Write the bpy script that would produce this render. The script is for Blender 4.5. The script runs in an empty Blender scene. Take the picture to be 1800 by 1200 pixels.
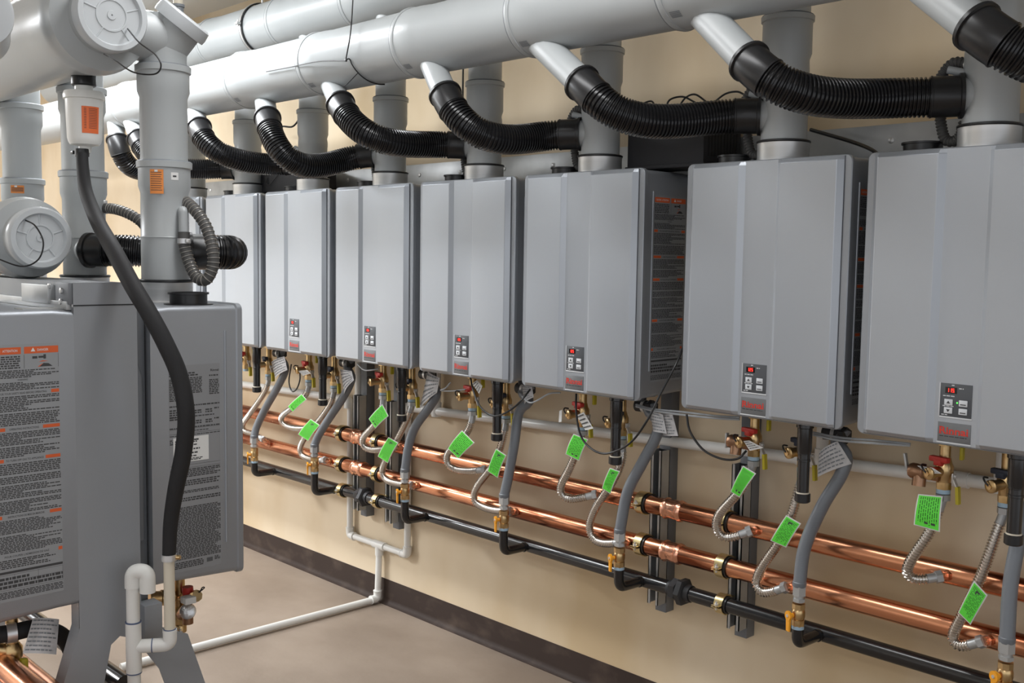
import bpy, bmesh, math, random
from mathutils import Vector, Matrix
from math import pi, sin, cos, radians
D = bpy.data; S = bpy.context.scene; COL = S.collection
random.seed(7)

# ------------------------------------------------------------------ camera
CAM = Vector((1.631, -2.5646, 1.4498))
CR = Vector((0.6954, 0.7184, 0.0149)); CU = Vector((-0.0686, 0.0457, 0.9966)); CD = Vector((-0.7154, 0.6941, -0.0820))
CD.normalize(); CR = (CR - CD * CR.dot(CD)).normalized(); CU = CR.cross(CD)
FPX = 1811.0
cam = D.cameras.new('camera'); camo = D.objects.new('camera', cam); COL.objects.link(camo)
camo.matrix_world = Matrix(((CR.x, CU.x, -CD.x, CAM.x), (CR.y, CU.y, -CD.y, CAM.y), (CR.z, CU.z, -CD.z, CAM.z), (0, 0, 0, 1)))
cam.sensor_width = 36; cam.lens = FPX / 1800 * 36; cam.clip_start = .05
S.camera = camo
S.view_settings.view_transform = 'Standard'; S.view_settings.look = 'None'
S.view_settings.gamma = 1; S.view_settings.exposure = 0.0
S.view_settings.use_curve_mapping = False

def ray(px, py): return CD + CR * ((px - 900) / FPX) - CU * ((py - 600) / FPX)
def at(px, py, Y):                       # point of the plane y = Y seen at this pixel
    v = ray(px, py); return CAM + v * ((Y - CAM.y) / v.y)
def atx(px, py, X):
    v = ray(px, py); return CAM + v * ((X - CAM.x) / v.x)
def dep(px, py, d): return CAM + ray(px, py) * d

# ------------------------------------------------------------------ world and lights
w = D.worlds.new('world'); S.world = w; w.use_nodes = True
bg = w.node_tree.nodes['Background']; bg.inputs[0].default_value = (.92, .95, 1, 1); bg.inputs[1].default_value = .95
def area(name, loc, rot, sx, sy, power, color=(1, 1, 1)):
    l = D.lights.new(name, 'AREA'); l.shape = 'RECTANGLE'; l.size = sx; l.size_y = sy; l.energy = power; l.color = color
    o = D.objects.new(name, l); o.location = loc; o.rotation_euler = rot; COL.objects.link(o); return o
area('ceiling_lamp_far', (-2.7, -1.10, 2.56), (0, 0, 0), 2.4, .3, 72, (.93, .965, 1))
area('ceiling_lamp_middle', (-.1, -1.25, 2.56), (0, 0, 0), 1.2, .3, 10, (.95, .97, 1))
area('added_corner_lamp', (-4.9, -3.3, 2.56), (0, 0, 0), 1.2, 1.2, 235, (.93, .96, 1))  # unseen lamp added to brighten the far corner and left heater fronts
area('ceiling_lamp_near', (1.3, -3.8, 2.56), (0, 0, 0), 1.2, .6, 10, (.97, .98, 1))

# ------------------------------------------------------------------ materials
def mat(name, col, rough=.5, metal=0, spec=.5, noise=None, bump=None, coat=0, sss=0, aniso=None):
    m = D.materials.new(name); m.use_nodes = True; nt = m.node_tree; b = nt.nodes['Principled BSDF']
    b.inputs['Base Color'].default_value = (*col, 1); b.inputs['Roughness'].default_value = rough
    b.inputs['Metallic'].default_value = metal; b.inputs['Specular IOR Level'].default_value = spec
    b.inputs['Coat Weight'].default_value = coat
    if sss:
        b.inputs['Subsurface Weight'].default_value = sss; b.inputs['Subsurface Radius'].default_value = (.01, .01, .01)
    tc = nt.nodes.new('ShaderNodeTexCoord')
    if noise:                            # (scale xyz, colour b, low, high, detail)
        sc, c2, lo, hi, det = noise
        mp = nt.nodes.new('ShaderNodeMapping'); mp.inputs['Scale'].default_value = sc
        n = nt.nodes.new('ShaderNodeTexNoise'); n.inputs['Scale'].default_value = 1; n.inputs['Detail'].default_value = det
        r = nt.nodes.new('ShaderNodeValToRGB'); r.color_ramp.elements[0].position = lo; r.color_ramp.elements[1].position = hi
        r.color_ramp.elements[0].color = (*col, 1); r.color_ramp.elements[1].color = (*c2, 1)
        nt.links.new(tc.outputs['Object'], mp.inputs[0]); nt.links.new(mp.outputs[0], n.inputs['Vector'])
        nt.links.new(n.outputs['Fac'], r.inputs[0]); nt.links.new(r.outputs[0], b.inputs['Base Color'])
    if bump:                             # (scale, strength)
        n = nt.nodes.new('ShaderNodeTexNoise'); n.inputs['Scale'].default_value = bump[0]; n.inputs['Detail'].default_value = 3
        bp = nt.nodes.new('ShaderNodeBump'); bp.inputs['Strength'].default_value = bump[1]; bp.inputs['Distance'].default_value = .002
        nt.links.new(tc.outputs['Object'], n.inputs['Vector'])
        nt.links.new(n.outputs['Fac'], bp.inputs['Height']); nt.links.new(bp.outputs[0], b.inputs['Normal'])
    return m
def emis(name, col, st):
    m = mat(name, col); b = m.node_tree.nodes['Principled BSDF']
    b.inputs['Emission Color'].default_value = (*col, 1); b.inputs['Emission Strength'].default_value = st; return m
M = {}
M['wall'] = mat('wall_paint', (.72, .60, .435), .75, noise=((1.7, 1.7, 1.0), (.58, .44, .265), .44, .66, 4))
M['palewall'] = mat('pale_wall_paint', (.78, .77, .73), .8)
M['ceil'] = mat('ceiling_paint', (.8, .8, .78), .9)
M['floor'] = mat('floor_concrete', (.215, .165, .125), .6, noise=((2.2, 3.0, 2), (.32, .255, .20), .35, .7, 8), bump=(60, .25))
M['cove'] = mat('baseboard_vinyl', (.035, .022, .017), .6, spec=.25, noise=((9, 9, 14), (.075, .052, .040), .5, .75, 6))
M['case'] = mat('silver_paint', (.33, .348, .375), .40, .5, bump=(900, .12))
M['cover'] = mat('silver_cover_paint', (.42, .445, .48), .36, .5, bump=(900, .12))
M['sheet'] = mat('grey_rack_paint', (.30, .315, .335), .5, .25, bump=(700, .1))
M['band'] = mat('control_panel_grey', (.075, .08, .088), .45)
M['plate'] = mat('logo_plate_grey', (.17, .175, .18), .45, .3)
M['trimline'] = mat('light_trim', (.62, .63, .64), .4)
M['button'] = mat('button_grey', (.62, .64, .66), .4)
M['red'] = mat('brand_red', (.62, .04, .025), .5)
M['ink'] = mat('black_ink', (.05, .05, .052), .7)
M['orange_ink'] = mat('orange_ink', (.66, .115, .03), .6)
M['orange_label'] = mat('orange_label', (.80, .16, .04), .45)
M['orange_label_b'] = mat('orange_label_light', (.78, .26, .05), .45)
M['screen'] = mat('display_black', (.006, .006, .006), .2)
M['led'] = emis('led_red', (1, .03, .02), 1.6)
M['ledg'] = emis('led_green', (.1, 1, .1), 1.5)
M['white_label'] = mat('white_label', (.74, .74, .72), .6)
M['pp'] = mat('white_polypropylene', (.40, .42, .425), .36, sss=.1, noise=((3, 3, 3), (.44, .46, .465), .4, .7, 2))
M['ppcap'] = mat('clear_white_cap', (.52, .545, .56), .3)
M['seal'] = mat('grey_seal', (.20, .215, .23), .5)
M['pvc'] = mat('white_pvc', (.76, .755, .72), .32)
M['pvcold'] = mat('cream_pvc', (.68, .62, .50), .35)
M['primer'] = mat('blue_primer', (.08, .11, .20), .5)
M['rubber'] = mat('black_corrugated_plastic', (.008, .008, .009), .26, spec=.5)
M['cuff'] = mat('black_cuff_plastic', (.012, .012, .013), .33)
M['insul'] = mat('black_foam_insulation', (.014, .014, .0155), .7, bump=(400, .2))
M['greyrub'] = mat('dark_grey_rubber', (.075, .073, .07), .6)
M['wire'] = mat('wire_helix', (.36, .34, .31), .35, .5)
M['steel'] = mat('brushed_steel', (.74, .74, .74), .38, .75, noise=((2, 2, 30), (.6, .6, .59), .4, .65, 3))
M['galv'] = mat('galvanised_steel', (.50, .51, .51), .42, .6, noise=((9, 9, 9), (.40, .41, .415), .4, .65, 3))
M['inox'] = mat('stainless_corrugated', (.72, .69, .65), .22, 1)
M['strutgrey'] = mat('strut_grey_paint', (.17, .18, .195), .5, .3)
M['strutblack'] = mat('strut_dark', (.03, .032, .034), .5, .5)
M['copper'] = mat('copper_pipe', (.80, .37, .21), .24, 1, noise=((3.5, 22, 22), (.22, .065, .03), .45, .62, 7))
M['copperw'] = mat('copper_crimp', (.86, .44, .29), .24, 1, bump=(55, 1.0))
M['blackpipe'] = mat('black_iron_pipe', (.010, .010, .011), .22, 0, spec=.7)
M['blackfit'] = mat('black_cast_fitting', (.024, .024, .026), .5)
M['brass'] = mat('brass', (.66, .47, .24), .3, 1, noise=((30, 30, 30), (.46, .30, .13), .45, .7, 3))
M['zinc'] = mat('yellow_zinc_clamp', (.72, .58, .30), .3, 1)
M['bronze'] = mat('bronze_valve', (.36, .21, .13), .36, 1, bump=(120, .3))
M['redh'] = mat('red_handle', (.50, .03, .02), .5)
M['blueh'] = mat('blue_black_handle', (.016, .022, .04), .5)
M['yellow'] = mat('yellow_vinyl_handle', (.52, .43, .02), .45)
M['amber'] = mat('amber_gas_handle', (.86, .36, .015), .4)
M['tape'] = mat('blue_thread_tape', (.36, .50, .62), .6)
M['gashose'] = mat('grey_gas_hose', (.165, .18, .20), .33, bump=(300, .2))
M['green'] = mat('green_tag', (.14, .82, .07), .5)
M['greenink'] = mat('dark_green_ink', (.02, .16, .015), .6)
M['paper'] = mat('paper_tag', (.58, .57, .57), .6, noise=((25, 25, 25), (.40, .39, .39), .5, .7, 4))
M['cable'] = mat('black_cable', (.012, .012, .013), .35)
M['gcable'] = mat('grey_cable', (.38, .40, .42), .4)
M['wrapw'] = mat('heatshrink_white', (.6, .6, .6), .5)
M['dark'] = mat('dark_recess', (.012, .012, .013), .7)
M['xfmr'] = mat('textured_black_box', (.022, .022, .025), .65, bump=(500, .5))
M['lampwhite'] = emis('lamp_diffuser', (1, .98, .95), 4)
M['lampbody'] = mat('lamp_housing', (.8, .8, .8), .5)
M['silverknob'] = mat('silver_disc', (.6, .6, .6), .3, 1, bump=(90, .6))

# ------------------------------------------------------------------ mesh builder
def frame(axis, hint=None):
    z = Vector(axis).normalized()
    h = Vector(hint) if hint is not None else (Vector((0, 0, 1)) if abs(z.z) < .9 else Vector((1, 0, 0)))
    x = (h - z * h.dot(z)).normalized(); y = z.cross(x); return x, y, z
def spline(pts, n=8):
    p = [Vector(q) for q in pts]
    if len(p) < 3: return p
    p = [p[0] * 2 - p[1]] + p + [p[-1] * 2 - p[-2]]; out = []
    for i in range(1, len(p) - 2):
        for k in range(n):
            t = k / n; a, b, c, d = p[i - 1:i + 3]
            out.append(.5 * ((2 * b) + (c - a) * t + (2 * a - 5 * b + 4 * c - d) * t * t + (3 * b - a - 3 * c + d) * t ** 3))
    out.append(p[-2]); return out
def arclen(pts):
    L = [0.]
    for a, b in zip(pts, pts[1:]): L.append(L[-1] + (b - a).length)
    return L
def sample(pts, L, s):
    s = min(max(s, 0), L[-1])
    for i in range(len(L) - 1):
        if s <= L[i + 1] or i == len(L) - 2:
            d = L[i + 1] - L[i]; return pts[i].lerp(pts[i + 1], (s - L[i]) / d if d > 1e-9 else 0)
def subpath(pts, s0, s1, step=.01):
    L = arclen(pts); n = max(2, int((s1 - s0) / step) + 1)
    return [sample(pts, L, s0 + (s1 - s0) * i / n) for i in range(n + 1)]
def fillet(pts, r, n=6):                 # straight runs joined by round bends
    pts = [Vector(p) for p in pts]; out = [pts[0]]
    for i in range(1, len(pts) - 1):
        a, b, c = pts[i - 1], pts[i], pts[i + 1]
        d1 = (a - b); d2 = (c - b); rr = min(r, d1.length * .49, d2.length * .49)
        p1 = b + d1.normalized() * rr; p2 = b + d2.normalized() * rr
        for k in range(n + 1):
            t = k / n; out.append(p1.lerp(b, t).lerp(b.lerp(p2, t), t))
    out.append(pts[-1]); return out

def relax(path, it=10, keep=3):
    p = [v.copy() for v in path]
    for _ in range(it): p = p[:keep] + [(p[i - 1] + p[i] * 2 + p[i + 1]) / 4 for i in range(keep, len(p) - keep)] + p[-keep:]
    return p

class MB:
    def __init__(s): s.v = []; s.f = []
    def add(s, vs, fs):
        o = len(s.v); s.v += [Vector(v) for v in vs]; s.f += [tuple(i + o for i in f) for f in fs]; return s
    def sweep(s, pts, rad, seg=16, cap=True):
        pts = [Vector(p) for p in pts]; n = len(pts)
        rad = rad if isinstance(rad, (list, tuple)) else [rad] * n
        T = [(pts[min(i + 1, n - 1)] - pts[max(i - 1, 0)]).normalized() for i in range(n)]
        for i in range(n):
            if T[i].length < .5: T[i] = T[i - 1]
        x, y, z = frame(T[0]); vs = []
        for i in range(n):
            x = (x - T[i] * x.dot(T[i])).normalized(); y = T[i].cross(x)
            for k in range(seg):
                a = 2 * pi * k / seg; vs.append(pts[i] + (x * cos(a) + y * sin(a)) * rad[i])
        fs = [(i * seg + k, i * seg + (k + 1) % seg, (i + 1) * seg + (k + 1) % seg, (i + 1) * seg + k) for i in range(n - 1) for k in range(seg)]
        if cap: fs += [tuple(reversed(range(seg))), tuple(range((n - 1) * seg, n * seg))]
        return s.add(vs, fs)
    def lathe(s, base, axis, prof, seg=24, cap=True, hint=None, rot=0):   # prof: (distance along axis, radius)
        base = Vector(base); x, y, z = frame(axis, hint); vs = []
        for (h, r) in prof:
            for k in range(seg):
                a = 2 * pi * (k + rot) / seg; vs.append(base + z * h + (x * cos(a) + y * sin(a)) * r)
        n = len(prof)
        fs = [(i * seg + k, i * seg + (k + 1) % seg, (i + 1) * seg + (k + 1) % seg, (i + 1) * seg + k) for i in range(n - 1) for k in range(seg)]
        if cap: fs += [tuple(reversed(range(seg))), tuple(range((n - 1) * seg, n * seg))]
        return s.add(vs, fs)
    def cyl(s, a, b, r, seg=20, r2=None):
        a = Vector(a); b = Vector(b); return s.lathe(a, b - a, [(0, r), ((b - a).length, r if r2 is None else r2)], seg)
    def hexn(s, a, b, r): return s.cyl(a, b, r, 6)
    def box(s, lo, hi, bev=0, mtx=None, seg=2):
        bm = bmesh.new(); bmesh.ops.create_cube(bm, size=1)
        lo = Vector(lo); hi = Vector(hi); c = (lo + hi) / 2; d = hi - lo
        for v in bm.verts: v.co = Vector((v.co.x * d.x, v.co.y * d.y, v.co.z * d.z)) + c
        if bev: bmesh.ops.bevel(bm, geom=list(bm.edges), offset=bev, segments=seg, affect='EDGES', profile=.5)
        bm.verts.index_update()
        vs = [(mtx @ v.co) if mtx else v.co.copy() for v in bm.verts]; fs = [tuple(v.index for v in f.verts) for f in bm.faces]
        bm.free(); return s.add(vs, fs)
    def prism(s, poly, vec):             # closed polygon swept along vec
        n = len(poly); vec = Vector(vec); p = [Vector(q) for q in poly]
        vs = p + [q + vec for q in p]
        fs = [tuple(reversed(range(n))), tuple(range(n, 2 * n))] + [(i, (i + 1) % n, n + (i + 1) % n, n + i) for i in range(n)]
        return s.add(vs, fs)
    def quad(s, a, b, c, d): return s.add([a, b, c, d], [(0, 1, 2, 3)])
    def build(s, name, m, parent=None, origin=None, root=None, ang=38):
        if root is not None: origin = root.location
        if origin is None:
            if parent is not None: origin = Vector((0, 0, 0))
            else:
                xs = [v.x for v in s.v]; ys = [v.y for v in s.v]; zs = [v.z for v in s.v]
                origin = Vector(((min(xs) + max(xs)) / 2, (min(ys) + max(ys)) / 2, min(zs)))
        origin = Vector(origin)
        me = D.meshes.new(name); me.from_pydata([tuple(v - origin) for v in s.v], [], s.f); me.validate(); me.update()
        bm = bmesh.new(); bm.from_mesh(me); bmesh.ops.recalc_face_normals(bm, faces=bm.faces); bm.to_mesh(me); bm.free()
        me.polygons.foreach_set('use_smooth', [True] * len(me.polygons)); me.set_sharp_from_angle(angle=radians(ang))
        me.materials.append(M[m] if isinstance(m, str) else m)
        o = D.objects.new(name, me); COL.objects.link(o)
        if parent is not None: o.parent = parent
        else: o.location = origin
        return o
def thing(name, loc, label, cat, group=None):
    o = D.objects.new(name, None); o.empty_display_size = .05; COL.objects.link(o); o.location = loc
    return tag(o, label, cat, group)
def tag(o, label, cat, group=None, kind=None):
    o['label'] = label; o['category'] = cat
    if group: o['group'] = group
    if kind: o['kind'] = kind
    return o
def struct(o): o['kind'] = 'structure'; return o
def kids(o): return [c for c in D.objects if c.parent == o]
def dup(o, parent=None):
    c = o.copy(); COL.objects.link(c); c.parent = parent
    for ch in kids(o): dup(ch, c)
    return c
def corr(path, r0, r1, pitch, seg=20):   # corrugated hose: returns points and radii
    L = arclen(path); n = max(2, int(L[-1] / pitch)); pts = []; rad = []
    for i in range(n):
        for t, r in ((0, r0), (.22, r1), (.5, r1), (.72, r0)):
            pts.append(sample(path, L, (i + t) * L[-1] / n)); rad.append(r)
    pts.append(path[-1]); rad.append(r0); return pts, rad
_tc = {}
def text_faces(txt, bold=0.0):
    k = (txt, bold)
    if k in _tc: return _tc[k]
    cu = D.curves.new('t', 'FONT'); cu.body = txt; cu.size = 1; cu.offset = bold; cu.resolution_u = 2
    o = D.objects.new('t', cu); COL.objects.link(o); dg = bpy.context.evaluated_depsgraph_get()
    me = D.meshes.new_from_object(o.evaluated_get(dg)); vs = [v.co.copy() for v in me.vertices]; fs = [tuple(p.vertices) for p in me.polygons]
    D.objects.remove(o); D.curves.remove(cu); D.meshes.remove(me)
    x0 = min(v.x for v in vs); x1 = max(v.x for v in vs); y0 = min(v.y for v in vs); y1 = max(v.y for v in vs)
    _tc[k] = (vs, fs, x0, x1, y0, y1); return _tc[k]
def put_text(mb, txt, o, ux, uy, width=None, height=None, bold=0.):   # fits the word into a box whose corner is o
    vs, fs, x0, x1, y0, y1 = text_faces(txt, bold); o = Vector(o); ux = Vector(ux); uy = Vector(uy)
    sx = width / (x1 - x0) if width else height / (y1 - y0); sy = height / (y1 - y0) if height else sx
    mb.add([o + ux * ((v.x - x0) * sx) + uy * ((v.y - y0) * sy) for v in vs], fs)
def print_rows(mb, o, ux, uy, w, z1, z0, rows, rng, fill=.62, ragged=.35, indent=0):   # rows of small print, word by word
    o = Vector(o); ux = Vector(ux); uy = Vector(uy); ph = (z1 - z0) / rows
    for i in range(rows):
        z = z1 - ph * (i + 1) + ph * (1 - fill) / 2; x = indent; end = w * (1 - (rng.random() * ragged if rng.random() < .4 else 0))
        while x < end - .002:
            l = min(rng.uniform(.003, .011), end - x)
            a = o + ux * x + uy * z; mb.quad(a, a + ux * l, a + ux * l + uy * ph * fill, a + uy * ph * fill); x += l + .0016

# ------------------------------------------------------------------ room
f = MB().box((-7.6, -5.4, -.12), (4.6, .12, 0)).build('floor', 'floor'); struct(f)
c = MB().box((-7.6, -5.4, 2.64), (4.6, .12, 2.76)).build('ceiling', 'ceil'); struct(c)
struct(MB().box((-7.5, 0, 0), (4.5, .12, 2.64)).build('wall_back', 'wall'))
struct(MB().box((-7.5, -5.4, 0), (-.4, -5.3, 2.64)).build('wall_front', 'palewall'))  # unseen; ends short so background light enters and reflects in the right-hand covers
struct(MB().box((-7.6, -5.3, 0), (-7.5, .12, 2.64)).build('wall_left', 'palewall'))
cove = [(0, 0), (-.022, 0), (-.022, .002), (-.013, .006), (-.007, .013), (-.0035, .024), (-.003, .098), (-.002, .1016), (0, .1016)]
struct(MB().prism([(-7.5, y, z) for y, z in cove], (12, 0, 0)).build('baseboard_back', 'cove'))
struct(MB().prism([(-7.5 - y, -5.3, z) for y, z in cove], (0, 5.3, 0)).build('baseboard_left', 'cove'))

for (x, y, sx, sy, lb) in ((-2.7, -1.10, 2.4, .3, 'long ceiling light at the far end above the bright vent pipes'),
                           (-.1, -1.25, 1.2, .3, 'long ceiling light above the middle of the aisle'),
                           (-4.9, -3.3, 1.2, 1.2, 'added, unseen square ceiling light in the far corner of the room'),
                           (1.3, -3.8, 1.2, .6, 'wide ceiling light near the viewer')):
    t = thing('ceiling_light', (x, y, 2.57), lb, 'light', 'ceiling lights of the boiler room')
    MB().box((x - sx / 2 - .02, y - sy / 2 - .02, 2.583), (x + sx / 2 + .02, y + sy / 2 + .02, 2.64), .006).build('housing', 'lampbody', t, root=t)
    MB().box((x - sx / 2, y - sy / 2, 2.575), (x + sx / 2, y + sy / 2, 2.584)).build('diffuser', 'lampwhite', t, root=t)

# ------------------------------------------------------------------ water heater (local: x right, -y front, z up, origin at front lower left of the cover)
P = .508; E = .1053
UL = {n: (n - 7) * P - (E if n < 7 else 0) for n in range(0, 10)}
W = .4087; H = .65; OX0 = -.0305; OX1 = W + .0305; BACK = .243
def seven(mb, s, x, z, h, yy):
    segs = {'0': 'abcdef', '1': 'bc', '2': 'abged', '5': 'afgcd', '3': 'abgcd'}
    w_ = h * .5; t = h * .17
    R_ = dict(a=(0, h - t, w_, h), d=(0, 0, w_, t), g=(0, h / 2 - t / 2, w_, h / 2 + t / 2), f=(0, h / 2, t, h), b=(w_ - t, h / 2, w_, h), e=(0, 0, t, h / 2), c=(w_ - t, 0, w_, h / 2))
    for ch in s:
        for k in segs[ch]:
            a = R_[k]; mb.box((x + a[0], yy - .0004, z + a[1]), (x + a[2], yy, z + a[3]))
        x += w_ * 1.35
def make_heater():
    t = thing('water_heater', (0, 0, 0), 'x', 'water heater')
    # casing: rounded-corner box drawn as a prism along y with a flange at the front
    def rr(x0, x1, z0, z1, r, y, n=4):
        p = []
        for cx, cz, a0 in ((x1 - r, z1 - r, 0), (x0 + r, z1 - r, 90), (x0 + r, z0 + r, 180), (x1 - r, z0 + r, 270)):
            for k in range(n + 1):
                a = radians(a0 + 90 * k / n); p.append((cx + r * cos(a), y, cz + r * sin(a)))
        return p
    m = MB()
    rings = [rr(OX0 + .002, OX1 - .002, .002, H - .002, .014, .0165), rr(OX0, OX1, 0, H, .016, .0185), rr(OX0, OX1, 0, H, .016, .030),
             rr(OX0 + .003, OX1 - .003, .004, H - .004, .014, .033), rr(OX0 + .0035, OX1 - .0035, .012, H - .004, .012, .20), rr(OX0 + .0035, OX1 - .0035, .012, H - .008, .012, BACK)]
    n = len(rings[0]); m.v = [Vector(p) for r in rings for p in r]
    m.f = [(i * n + k, i * n + (k + 1) % n, (i + 1) * n + (k + 1) % n, (i + 1) * n + k) for i in range(len(rings) - 1) for k in range(n)] + [tuple(range(n)), tuple(range((len(rings) - 1) * n, len(rings) * n))]
    case = m.build('casing', 'case', t)
    for sx, nm in ((OX1 - .0035, 1), (OX0 + .0035, -1)):
        MB().sweep([(sx, .061, .083), (sx, .061, .587)], .0032, 8).build('pressed_rib', 'case', case)
    # front cover with recessed centre band
    prof = [(-.0125, .0150), (-.0118, .0125), (0, .0008), (.002, 0), (.138, 0), (.1395, .0003), (.1545, .0092), (.157, .0095), (.2455, .0095), (.247, .0092), (.2575, .0003), (.261, 0),
            (W - .002, 0), (W, .0008), (W + .0118, .0125), (W + .0125, .0150)]
    m = MB(); zz = [(.004, .0150, 0), (.0045, .009, 0), (.012, .0012, 1), (.014, 0, 1), (H - .014, 0, 1), (H - .012, .0012, 1), (H - .0035, .009, 0), (H - .003, .0150, 0)]
    vs = []
    for z, dy, q in zz:
        for x, y in prof: vs.append((x, max(y, dy) if dy > .001 else y + dy, z))
    n = len(prof)
    m.add(vs, [(i * n + k, i * n + k + 1, (i + 1) * n + k + 1, (i + 1) * n + k) for i in range(len(zz) - 1) for k in range(n - 1)])
    m.build('front_cover', 'cover', t, ang=9)
    g = MB().box((-.0125, .0145, .003), (W + .0125, .0166, H - .003)).build('cover_groove', 'dark', t)  # near-black strip paints in the shaded groove behind the cover edge
    # control panel
    y = .0095
    p = MB().box((.166, y - .0012, .066), (.2345, y + .001, .1385), .0006).build('control_panel', 'band', t)
    f_ = MB()
    for a, b in (((.1635, .0625), (.2365, .0655)), ((.1635, .0625), (.1655, .139))): f_.box((a[0], y - .0014, a[1]), (b[0], y + .001, b[1]), .0004)
    f_.build('panel_trim', 'trimline', p)
    MB().box((.1765, y - .0018, .117), (.2015, y - .0010, .1305)).build('display', 'screen', p)
    d = MB(); seven(d, '125', .1805, .1195, .0085, y - .0018); d.build('display_digits', 'led', p)
    for bx in (.1755, .2075):
        for bz in (.0905, .0725):
            MB().box((bx, y - .0030, bz), (bx + .0185, y - .0010, bz + .0135), .001).build('button', 'button', p)
    ik = MB(); yy = y - .0032
    for bx, bz, s_ in ((.1848, .0972, 1), (.1848, .0792, -1)):
        ik.add([(bx - .0042, yy, bz - .0026 * s_), (bx + .0042, yy, bz - .0026 * s_), (bx, yy, bz + .0036 * s_)], [(0, 1, 2)])
    for bz in (.0935, .0755):
        ik.quad((.2105, yy, bz), (.2230, yy, bz), (.2230, yy, bz + .0022), (.2105, yy, bz + .0022))
    ik.build('button_print', 'ink', p)
    wk = MB(); yy = y - .0014
    for a, b, z in ((.172, .199, .1095), (.172, .196, .0873), (.206, .216, .1275), (.190, .196, .1335), (.170, .183, .068)):
        print_rows(wk, (a, yy, 0), (1, 0, 0), (0, 0, 1), b - a, z + .003, z, 1, random.Random(3), .7, 0)
    wk.build('panel_print', 'trimline', p)
    # logo plate
    p = MB().box((.1635, y - .0008, .0095), (.2355, y + .001, .0525), .0005).build('logo_plate', 'plate', t)
    MB().box((.162, y - .0012, .0065), (.2365, y + .001, .009), .0004).build('plate_trim', 'trimline', p)
    m = MB(); put_text(m, 'Rinnai', (.1675, y - .0012, .0265), (1, 0, 0), (0, 0, 1), width=.0625, height=.0165, bold=.022)
    yv = y - .0012                       # foot and head serifs of the lettering
    for a, b, z in ((.1668, .1735, .0265), (.1775, .1835, .0265), (.1858, .1912, .0265), (.1925, .1995, .0265), (.2095, .2135, .0265), (.2262, .2308, .0265), (.1668, .1730, .0418)):
        m.quad((a, yv, z), (b, yv, z), (b, yv, z + .0012), (a, yv, z + .0012))
    m.build('logo_lettering', 'red', p)
    m = MB(); print_rows(m, (.168, y - .0012, 0), (1, 0, 0), (0, 0, 1), .062, .0235, .0205, 1, random.Random(5), .7, 0); m.build('small_lettering', 'ink', p)
    # warning label on the right side
    xs = OX1 - .0035 + .0006; rng = random.Random(11); o = (xs, .068, 0); ux = (0, 1, 0); uy = (0, 0, 1); lw = .142
    lab = MB().box((xs - .0012, .067, .050), (xs - .0002, .211, .578)).build('warning_label', mat('label_grey_film', (.33, .345, .36), .5, .35), t)
    k = MB(); q = MB()
    def orr(a, b, z0, z1): q.quad((xs, .068 + a, z0), (xs, .068 + b, z0), (xs, .068 + b, z1), (xs, .068 + a, z1))
    orr(0, .068, .558, .572); orr(.074, lw, .558, .572)
    for z, a in ((.475, .016), (.402, .034), (.338, .030), (.222, .024), (.140, .008)):
        orr(0, a, z, z + .007); orr(lw - a, lw, z, z + .007)
    for z, s_, wd in ((.475, 'FOR YOUR SAFETY READ BEFORE OPERATING', .092), (.402, 'OPERATING INSTRUCTIONS', .058), (.338, 'TO TURN OFF GAS TO APPLIANCE', .074), (.222, 'INSTRUCTIONS DE MISE EN MARCHE', .072), (.140, "POUR COUPER L'ADMISSION DE GAZ", .088)):
        put_text(k, s_, (xs, .068 + (lw - wd) / 2, z + .001), ux, uy, width=wd, height=.0042, bold=.01)
    put_text(k, 'WARNING', (xs, .128, .5035), ux, uy, width=.02, height=.0035, bold=.01)
    print_rows(k, o, ux, uy, .066, .555, .528, 6, rng, ragged=.2)
    # little picture of a hand near a hot pipe
    for a, b, c_, d_ in ((.090, .547, .100, .552), (.102, .548, .112, .552), (.112, .546, .117, .555)): k.quad((xs, .068 + a, b), (xs, .068 + c_, b), (xs, .068 + c_, d_), (xs, .068 + a, d_))
    k.add([(xs, .068 + .104, .530), (xs, .068 + .130, .530), (xs, .068 + .122, .536), (xs, .068 + .112, .537)], [(0, 1, 2, 3)])
    q.add([(xs, .068 + .100, .530), (xs, .068 + .104, .530), (xs, .068 + .112, .5375)], [(0, 1, 2)]); q.add([(xs, .068 + .102, .540), (xs, .068 + .122, .541), (xs, .068 + .110, .5425)], [(0, 1, 2)])
    for a, b, c_, d_ in ((.0735, .528, .0742, .556), (lw - .0005, .528, lw, .556)): k.quad((xs, .068 + a, b), (xs, .068 + c_, b), (xs, .068 + c_, d_), (xs, .068 + a, d_))
    for z1, z0, r_ in ((.526, .509, 5), (.501, .484, 5), (.473, .441, 9), (.438, .412, 7), (.399, .372, 8), (.369, .347, 6), (.335, .312, 6), (.308, .293, 4), (.290, .262, 8), (.258, .231, 8), (.219, .190, 9), (.186, .150, 11), (.137, .118, 5), (.102, .076, 3), (.071, .056, 5)):
        print_rows(k, o, ux, uy, lw, z1, z0, r_, rng, ragged=.55)
    k.quad((xs, .068, .108), (xs, .068 + lw, .108), (xs, .068 + lw, .113), (xs, .068, .113))
    for a in (0, .045, .092, lw - .0005): k.quad((xs, .068 + a, .074), (xs, .0685 + a, .074), (xs, .0685 + a, .106), (xs, .068 + a, .106))
    for z in (.074, .083, .092, .105): k.quad((xs, .068, z), (xs, .068 + lw, z), (xs, .068 + lw, z + .0005), (xs, .068, z + .0005))
    k.build('label_print', 'ink', lab); q.build('label_bars', 'orange_ink', lab)
    m = MB(); put_text(m, 'CAUTION   ATTENTION', (xs + .0003, .073, .5625), ux, uy, width=.056, height=.005, bold=.01)
    put_text(m, 'DANGER', (xs + .0003, .168, .5625), ux, uy, width=.022, height=.005, bold=.01)
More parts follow.
